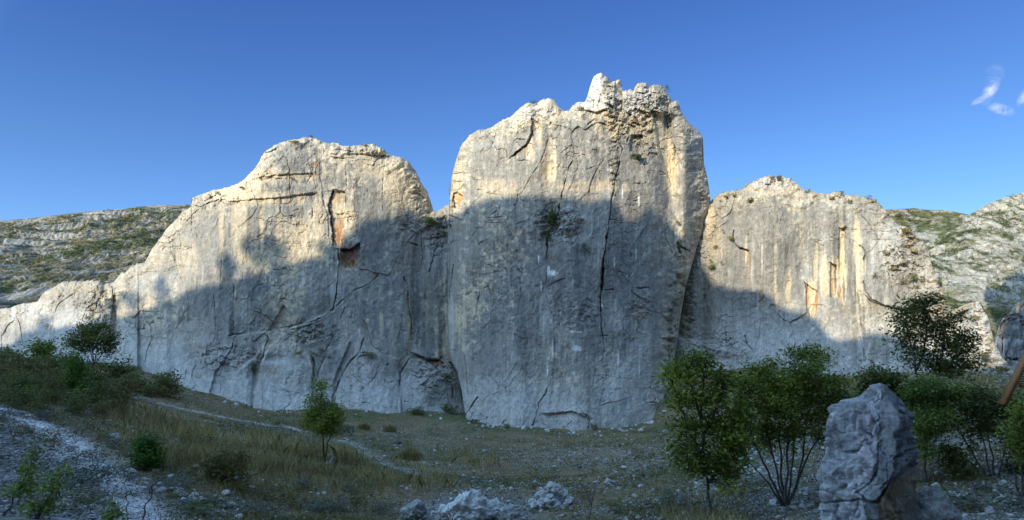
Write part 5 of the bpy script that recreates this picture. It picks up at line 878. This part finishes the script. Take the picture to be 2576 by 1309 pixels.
mt, ntg, b = new_mat('gravel_stone', .9, .2); M_gravel = mt; a = N(ntg, 'ShaderNodeAttribute', attribute_name='col'); ntg.links.new(a.outputs['Color'], b.inputs['Base Color'])
o = mesh_obj('gravel', V.reshape(-1, 3), (of[None]+6*np.arange(n)[:, None, None]).reshape(-1, 3), M_gravel, smooth=False, cols=np.repeat(tn, 6, 0)); tag(o, 'pale angular limestone gravel and scree', 'gravel', kind='stuff')

# ------------------------------------------------------------------ loose stones, the stone pile, boulders
import bmesh
from mathutils import noise as mn
def stone_mesh(name, seed, sub=3, cuts=7, rough=.12, mat=None, alb=.36):
    r = random.Random(seed); bm = bmesh.new(); bmesh.ops.create_icosphere(bm, subdivisions=sub, radius=1)
    pl = []
    for _ in range(cuts):
        n_ = Vector((r.gauss(0, 1), r.gauss(0, 1), r.gauss(0, 1))).normalized(); pl.append((n_, r.uniform(.45, .85)))
    of_ = Vector((seed*3.1, seed*1.7, 0))
    for v_ in bm.verts:
        c_ = v_.co.copy()
        for n_, h in pl:
            d_ = c_.dot(n_)-h
            if d_ > 0: c_ -= n_*d_*.95
        c_ *= 1+rough*mn.fractal(c_*2.2+of_, .9, 2.1, 4)+(.5*rough*mn.fractal(c_*6+of_, .8, 2.2, 5)-.35*rough*max(0, .12-abs(mn.noise(c_*2.6+of_)))*8 if sub > 3 else 0); v_.co = c_
    me = bpy.data.meshes.new(name); bm.to_mesh(me); bm.free(); me.materials.append(mat or M_stone)
    if mat is M_boulder: me.attributes.new('col', 'FLOAT_COLOR', 'POINT').data.foreach_set('color', [x_ for v_ in me.vertices for x_ in ([alb+.14*mn.noise(v_.co*1.7+of_)]*3+[1])])
    me.update(); me.polygons.foreach_set('use_smooth', [sub > 3]*len(me.polygons)); return me
SM = [stone_mesh('stone', 10+k) for k in range(8)]
def stone(P, s_, label, group=None, sq=.75, r=random, me=None, name='stone', cat='stone'):
    o = bpy.data.objects.new(name, me or r.choice(SM)); scene.collection.objects.link(o); o.location = [float(v_) for v_ in P]
    o.rotation_euler = (r.uniform(-.5, .5), r.uniform(-.5, .5), r.uniform(0, 6.28)); o.scale = (s_, s_*r.uniform(.7, 1.05), s_*r.uniform(sq*.8, sq*1.1)); return tag(o, label, cat, group)
r = random.Random(4)
for px, py, k in [(796, 1160, 1.2), (802, 1150, 1.4), (808, 1148, 1), (832, 1150, 1.4), (838, 1158, 1.5), (833, 1168, 1.6), (822, 1172, 1.2), (826, 1180, 1.1), (812, 1176, 1.3), (805, 1170, 1)]:
    P = gp(px, py); stone(P+[0, 0, .05], .13*k, 'white stone in the ring round the lone tree foot', 'white stones round the foot of the lone tree', r=r)
for i in range(105):
    t_ = r.random()
    if t_ < .42: px = r.uniform(300, 620); py = np.interp(px, [300, 420, 620], [1190, 1240, 1300])+r.gauss(0, 16)-8
    elif t_ < .62: px = r.uniform(420, 820); py = np.interp(px, [420, 820], [1190, 1250])+r.gauss(0, 20)
    elif t_ < .8: px = r.uniform(1830, 2070); py = r.uniform(1120, 1300)
    elif t_ < .9: px = r.uniform(1530, 1790); py = r.uniform(1215, 1305)
    else: px = r.uniform(2340, 2560); py = r.uniform(1180, 1300)
    P = gp(px, min(py, 1306)); stone(P+[0, 0, .02], r.uniform(.06, .15)*(1.35 if r.random() < .12 else 1), 'loose pale stone strewn on the foreground gravel', 'loose pale stones on the foreground gravel', r=r)
for px, py, k in [(1625, 1068, 1), (1640, 1064, 1.3), (1600, 1074, 1), (1612, 1084, 1.4), (1620, 1078, 1.2), (1588, 1082, .8), (1455, 1096, .7), (330, 1030, 1.3), (1560, 1080, .9), (1480, 1100, .6), (1545, 1095, .6)]:
    P = gp(px, py); stone(P+[0, 0, .03], .22*k, 'white block lying near the wall foot', 'white blocks lying near the wall foot', r=r)
rb = random.Random(12); nb = 0
while nb < 64:
    px = rb.choice([rb.uniform(420, 1170), rb.uniform(1180, 1680)]); by = np.interp(px, [p[0] for p in BASE], [p[1] for p in BASE]); P = gp(px, by+abs(rb.gauss(3, 7)))
    stone(P+[0, 0, .02], rb.uniform(.1, .3)*(1.5 if rb.random() < .1 else 1), 'pale rubble block fallen at the joint of wall and meadow', 'rubble blocks along the joint of wall and meadow', r=rb); nb += 1
pc = gp(1392, 1282); pc[1] += .55; pc[2] = float(ground_z(pc[0], pc[1])); k = 0
for lay in range(8):
    rad = .76*(1-(lay/8.4)**2.2); cntl = int(17*(rad/.76)**1.6)+3
    for j in range(cntl):
        a_ = r.uniform(0, 6.28); q = rad*math.sqrt(r.uniform(.25 if lay < 5 else 0, 1)); s_ = r.uniform(.09, .175)
        stone((pc[0]+math.cos(a_)*q, pc[1]+math.sin(a_)*q*.95, pc[2]+.05+lay*.105), s_, 'pale fist-sized to head-sized stone heaped in the round pile', 'stones of the round pile', sq=.8, r=r)
for j, (px, py, s_) in enumerate([(1338, 1262, .2), (1372, 1268, .17), (1402, 1275, .18)]):
    P = gp(px, py+6); stone(P+[0, -.12, .1], s_, ['large block at the left foot of the round pile', 'second block from the left at the foot of the round pile', 'upright block at the front foot of the round pile'][j], r=r)
for j in range(14):
    a_ = r.uniform(0, 3.14); L = r.uniform(.3, .6); c_ = gp(1462+r.uniform(-12, 12), 1255+r.uniform(-12, 10))+[0, 0, .06+.02*j]
    P = [np.array([-math.cos(a_)*L/2, -math.sin(a_)*L/2, r.uniform(-.04, .04)]), np.array([0, 0, .03]), np.array([math.cos(a_)*L/2, math.sin(a_)*L/2, r.uniform(-.04, .08)])]
    v_, f_ = tube(curve(P, 7, .012, np.random.RandomState(j)), .016, .008, 5); o = mesh_obj('stick', v_, f_, M_stick); o.location = c_.tolist(); tag(o, 'dry brown stick in the heap right of the stone pile', 'stick', 'dry sticks heaped beside the stone pile')
def boulder(name, label, P, sc_, seed, sub=6, cuts=12, rough=.24, rot=0, alb=.36):
    me = stone_mesh(name, seed, sub, cuts, rough, M_boulder, alb); o = bpy.data.objects.new(name, me); scene.collection.objects.link(o); o.location = [float(v_) for v_ in P]; o.scale = sc_; o.rotation_euler = (0, 0, rot); return tag(o, label, 'boulder')
P = gpd(1038, 19.6); boulder('boulder', 'rounded grey boulder at the bottom edge left of centre', P+[0, 0, .22], (.52, .5, .5), 61)
P = gpd(1165, 18.9); boulder('boulder', 'broad pale cracked rock at the bottom edge, behind a bare sapling', P+[0, 0, .22], (.85, .75, .8), 63, rot=.4, alb=.58)
P = gpd(1232, 19.4); boulder('boulder', 'low flat whitish rock joining the broad pale one on its right', P+[0, 0, .05], (.85, .65, .6), 65, alb=.58)
P = gpd(1292, 18.6); boulder('boulder', 'small grey rock at the bottom edge just left of the stone pile', P+[0, 0, .1], (.42, .4, .42), 67)
P = gpd(1118, 20.4); boulder('boulder', 'small pale rock tucked behind the broad pale one', P+[0, 0, .18], (.4, .4, .34), 71, alb=.58)
P = gpd(1095, 19.2); boulder('boulder', 'low knobbly rock in the gap between the grey boulder and the broad pale rock', P+[0, 0, .0], (.36, .35, .3), 77, alb=.58)
P = gpd(1200, 20.6); boulder('boulder', 'pale block on the far side of the rock cluster, nearest the stone pile', P+[0, 0, .12], (.4, .35, .26), 79, alb=.58)
P = gp(292, 1100); boulder('boulder', 'angular grey stone on the far edge of the gravel path', P, (.3, .25, .2), 73, 4)
P = gp(254, 1188); boulder('boulder', 'dark grey rock under the bare twiggy shrub by the path', P+[.05, 0, .05], (.26, .24, .2), 75, 4)
# the pointed boulder: stacked cross-sections with a left face, a front arris and a right face
BL = KC((600, 258), (560, 264), (520, 290), (490, 320), (440, 372), (400, 388), (340, 400), (300, 432), (270, 455), (238, 500), (230, 580), (215, 640), (205, 690), (200, 780), (180, 860), (185, 960), (175, 1050), (165, 1200), (155, 1500), (140, 2000))
BR = KC((620, 256), (690, 270), (730, 310), (770, 350), (800, 382), (850, 432), (895, 458), (925, 520), (915, 580), (880, 612), (925, 665), (908, 722), (965, 760), (985, 830), (975, 900), (990, 1000), (1000, 1080), (990, 1200), (1020, 1500), (1050, 2000))
BE = KC((620, 258), (630, 340), (625, 500), (620, 700), (590, 820), (560, 900), (520, 1010), (470, 1080), (520, 1300), (540, 2000))
def interp_y(pts, py): p = np.array(pts); return np.interp(py, p[:, 1], p[:, 0])
nrr, nc = 300, 240; d0 = 12.0; pys = np.concatenate([np.linspace(0, 1, nrr)**.8])*(1530-964.9)+964.9
xl = interp_y(BL, pys); xr = np.interp(pys, *zip(*sorted([(y_, x_) for x_, y_ in BR]))); xe = interp_y(BE, pys)
z_ = (HY-pys)/F*d0; XL = (xl-CX)/F*d0; XR = (xr-CX)/F*d0; XE = (xe-CX)/F*d0; ph = np.linspace(0, 1, nc, endpoint=False)
wid = (XR-XL); fr_ = .34*wid; bk = .42*wid; mX = (XL+XR)/2
V = np.zeros((nrr, nc, 3)); key = [0, .26, .5, .62, .88]
for i in range(nrr):
    kx = [XL[i], XE[i], XR[i], XR[i]-.25*wid[i], XL[i]+.25*wid[i], XL[i]]; ky = [d0+.05*wid[i], d0-fr_[i], d0+.1*wid[i], d0+bk[i], d0+bk[i], d0+.05*wid[i]]
    V[i, :, 0] = np.interp(ph, key+[1], kx); V[i, :, 1] = np.interp(ph, key+[1], ky); V[i, :, 2] = z_[i]
for _ in range(2): V[..., :2] = (V[..., :2]*2+np.roll(V[..., :2], 1, 1)+np.roll(V[..., :2], -1, 1))/4
pxv = CX+V[..., 0]/V[..., 1]*F; pyv = HY-V[..., 2]/V[..., 1]*F; wxb = pxv+2.6*fbm(pxv/12, pyv/12, 3, 71, .6); wyb = pyv+2.6*fbm(pxv/12, pyv/12, 3, 75, .6)
cenb = np.stack([mX, np.full(nrr, d0+.02)], -1)[:, None]; nrm = V[..., :2]-cenb; nrm /= np.linalg.norm(nrm, axis=2)[..., None]+1e-6
seg = np.linalg.norm(np.diff(V[..., :2], axis=1, append=V[:, :1, :2]), axis=2); A_ = np.cumsum(seg, 1)-seg; A_ = A_-A_[:, int(.26*nc)][:, None]+.25*V[..., 2]; Zb = V[..., 2]-.2*A_; dsp = .07*fbm(A_*1.6, Zb*1.5, 4, 81, .55)+.025*fbm(A_*5, Zb*4.5, 4, 85, .65)+.014*fbm(A_*16, Zb*15, 4, 88, .7)-.10*np.abs(fbm(A_*1.5+5, Zb*1.3, 3, 99, .4))-.04*sm(.08, 0, np.abs(fbm(A_*2.0, Zb*1.7, 3, 98)))
dsp = dsp+.06*facets(A_*1.6+.3*Zb, Zb*1.2-.3*A_, 700, 1.5)+.02*facets(A_*6, Zb*5, 706, 1.4); frontm = V[..., 1] < d0+.25; dsp = dsp*np.clip(wid/.6, 0, 1)[:, None]
bc = [(KC((170, 1180), (280, 1165), (450, 1155), (520, 1170), (600, 1172)), 2.4, .09), (KC((765, 855), (830, 810), (880, 760), (925, 680)), 3.4, .12), (KC((875, 612), (860, 580), (820, 500), (790, 480)), 2.4, .07), (KC((330, 790), (400, 780), (440, 740), (470, 705)), 3, .06), (KC((420, 1040), (440, 1100), (500, 1150)), 2.6, .09),
      (KC((420, 1100), (500, 1060), (580, 970), (600, 850), (630, 720)), 2.6, .05), (KC((600, 1170), (700, 1050), (800, 970), (900, 880), (950, 800)), 5, .13), (KC((550, 690), (550, 660), (480, 640)), 2.5, .05), (KC((380, 500), (400, 620)), 5, .05), (KC((260, 1200), (230, 1309)), 3, .07), (KC((700, 1000), (640, 1130)), 4, .06), (KC((440, 1170), (400, 1309)), 2.4, .05)]
ckb = np.zeros_like(pxv)
for pts, wd, dp in bc:
    q = poly_dist(wxb.astype(np.float32), wyb.astype(np.float32), pts, 40); f_ = np.exp(-(q/wd)**2)*frontm; dsp = dsp-dp*f_; ckb = np.maximum(ckb, f_*.8)
rec = inside(wxb, wyb, KC((600, 1180), (700, 1060), (800, 975), (900, 890), (955, 830), (960, 1000), (940, 1200), (900, 1400), (620, 1400))) & frontm; dsp = dsp-.10*rec; rec2 = inside(wxb, wyb, KC((320, 480), (400, 470), (390, 640), (290, 640))) & frontm; dsp = dsp-.04*rec2
V[..., :2] += nrm*dsp[..., None]
n1 = fbm(A_*5, V[..., 2]*4, 4, 91, .65); n2 = fbm(A_*14, V[..., 2]*12, 3, 95, .65)
lit_left = (pxv < xe[:, None]).astype(float); BC_ = np.ones(pxv.shape+(3,))*np.array([.22, .22, .23]); 
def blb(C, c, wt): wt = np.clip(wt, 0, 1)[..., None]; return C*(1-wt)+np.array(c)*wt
BC_ = blb(BC_, (.44, .435, .46), lit_left*(.7+.5*n1)); BC_ = blb(BC_, (.50, .44, .48), lit_left*np.exp(-(((pxv-2185)/30)**2+((pyv-1130)/80)**2))*(.8+.6*n2)); BC_ = blb(BC_, (.62, .64, .68), np.exp(-(((pxv-2180)/24)**2+((pyv-1090)/14)**2))*(.6+n2))  # left face painted lighter, right face darker, as if lit; plus lichen patches
BC_ = blb(BC_, (.12, .12, .125), (1-lit_left)*sm(0, .6, n1+.1)*.7+lit_left*sm(.35, .7, -n1)*.6); BC_ = blb(BC_, (.36, .27, .15), rec*(.45+.5*n1)); BC_ = blb(BC_, (.26, .13, .06), np.exp(-(((pxv-2255)/34)**2+((pyv-1215+(pxv-2255)*.9)/9)**2))*.8)
BC_ *= (1+.2*n2[..., None])*(1-.6*ckb[..., None])
top_ = V[0].mean(0)[None]+[[0, 0, .01]]; VV = np.concatenate([V.reshape(-1, 3), top_]); i_ = np.arange(nrr*nc).reshape(nrr, nc); j_ = np.roll(i_, -1, 1)
fq = np.stack([i_[:-1], i_[1:], j_[1:], j_[:-1]], -1).reshape(-1, 4); ft = np.stack([i_[0], j_[0], np.full(nc, nrr*nc)], -1)
gb = gpd(2210, 12.2); o = mesh_obj('boulder', VV-gb, [fq, ft], M_boulder, cols=np.clip(np.concatenate([BC_.reshape(-1, 3), BC_[0, :1]]), .02, .8)); o.location = gb.tolist(); tag(o, 'large pointed grey boulder with a lichened left face toned as lit, in front of the trees', 'boulder')
P = at(2352, 1300, 12.4); boulder('boulder', 'lumpy darker boulder leaning against the right side of the pointed one', P+[.0, .1, -.3], (.66, .6, .98), 70, 6, 7, .15, alb=.27)

# ------------------------------------------------------------------ wooden shelter cut by the right border
def boxv(c, sx, sy, sz, rot=0.):
    q = np.array([[a, b_, c_] for a in (-1, 1) for b_ in (-1, 1) for c_ in (-1, 1)])*[sx/2, sy/2, sz/2]; ca, sa = math.cos(rot), math.sin(rot)
    q = np.stack([q[:, 0]*ca-q[:, 2]*sa, q[:, 1], q[:, 0]*sa+q[:, 2]*ca], -1)+np.asarray(c)
    return q, np.array([[0, 1, 3, 2], [4, 6, 7, 5], [0, 4, 5, 1], [2, 3, 7, 6], [0, 2, 6, 4], [1, 5, 7, 3]])
dW = 14.0; A = at(2590, 880, dW); B_ = at(2527, 1008, dW); gz = float(ground_z(np.array(B_[0]+.5), np.array(dW))); O_ = np.array([B_[0]+.5, dW, gz])
root = empty('wooden_shelter', O_, 'brown slatted wooden shelter with a slanting edge board at the right border', 'shelter')
def wpart(name, lst, mat): v_, f_ = join(lst); return mesh_obj(name, v_-O_, f_, mat, root, smooth=False)
dv = A-B_; L = np.linalg.norm(dv); th = math.atan2(dv[2], dv[0]); wpart('edge_board', [boxv((A+B_)/2, L*1.15, .16, .085, th)], M_wood)
ap = A+dv*.55/L*1.0; C_ = ap+np.array([1.1, 0, -1.6]); dv2 = C_-ap
sl = []
for k in range(9):
    zt = (HY-(918+k*6.0))/F*dW; xx = B_[0]+(zt-B_[2])/dv[2]*dv[0]+.045; sl.append(boxv(((xx+A[0]+1.2)/2, dW+.04, zt), A[0]+1.2-xx, .06, .028))
for k, s_ in enumerate(sl): wpart('slat', [s_], M_wood)
zt = (HY-972)/F*dW; wpart('rail', [boxv((A[0]+.55, dW+.02, zt), 1.5, .12, .06)], M_wood)
wpart('back_panel', [boxv((A[0]+.75, dW+.35, (HY-945)/F*dW), 1.1, .04, .62)], M_wood_dark)
for xx in (A[0]+.12, A[0]+1.25): wpart('post', [boxv((xx, dW+.12, (zt+gz)/2-.1), .11, .11, zt-gz+.2)], M_wood)
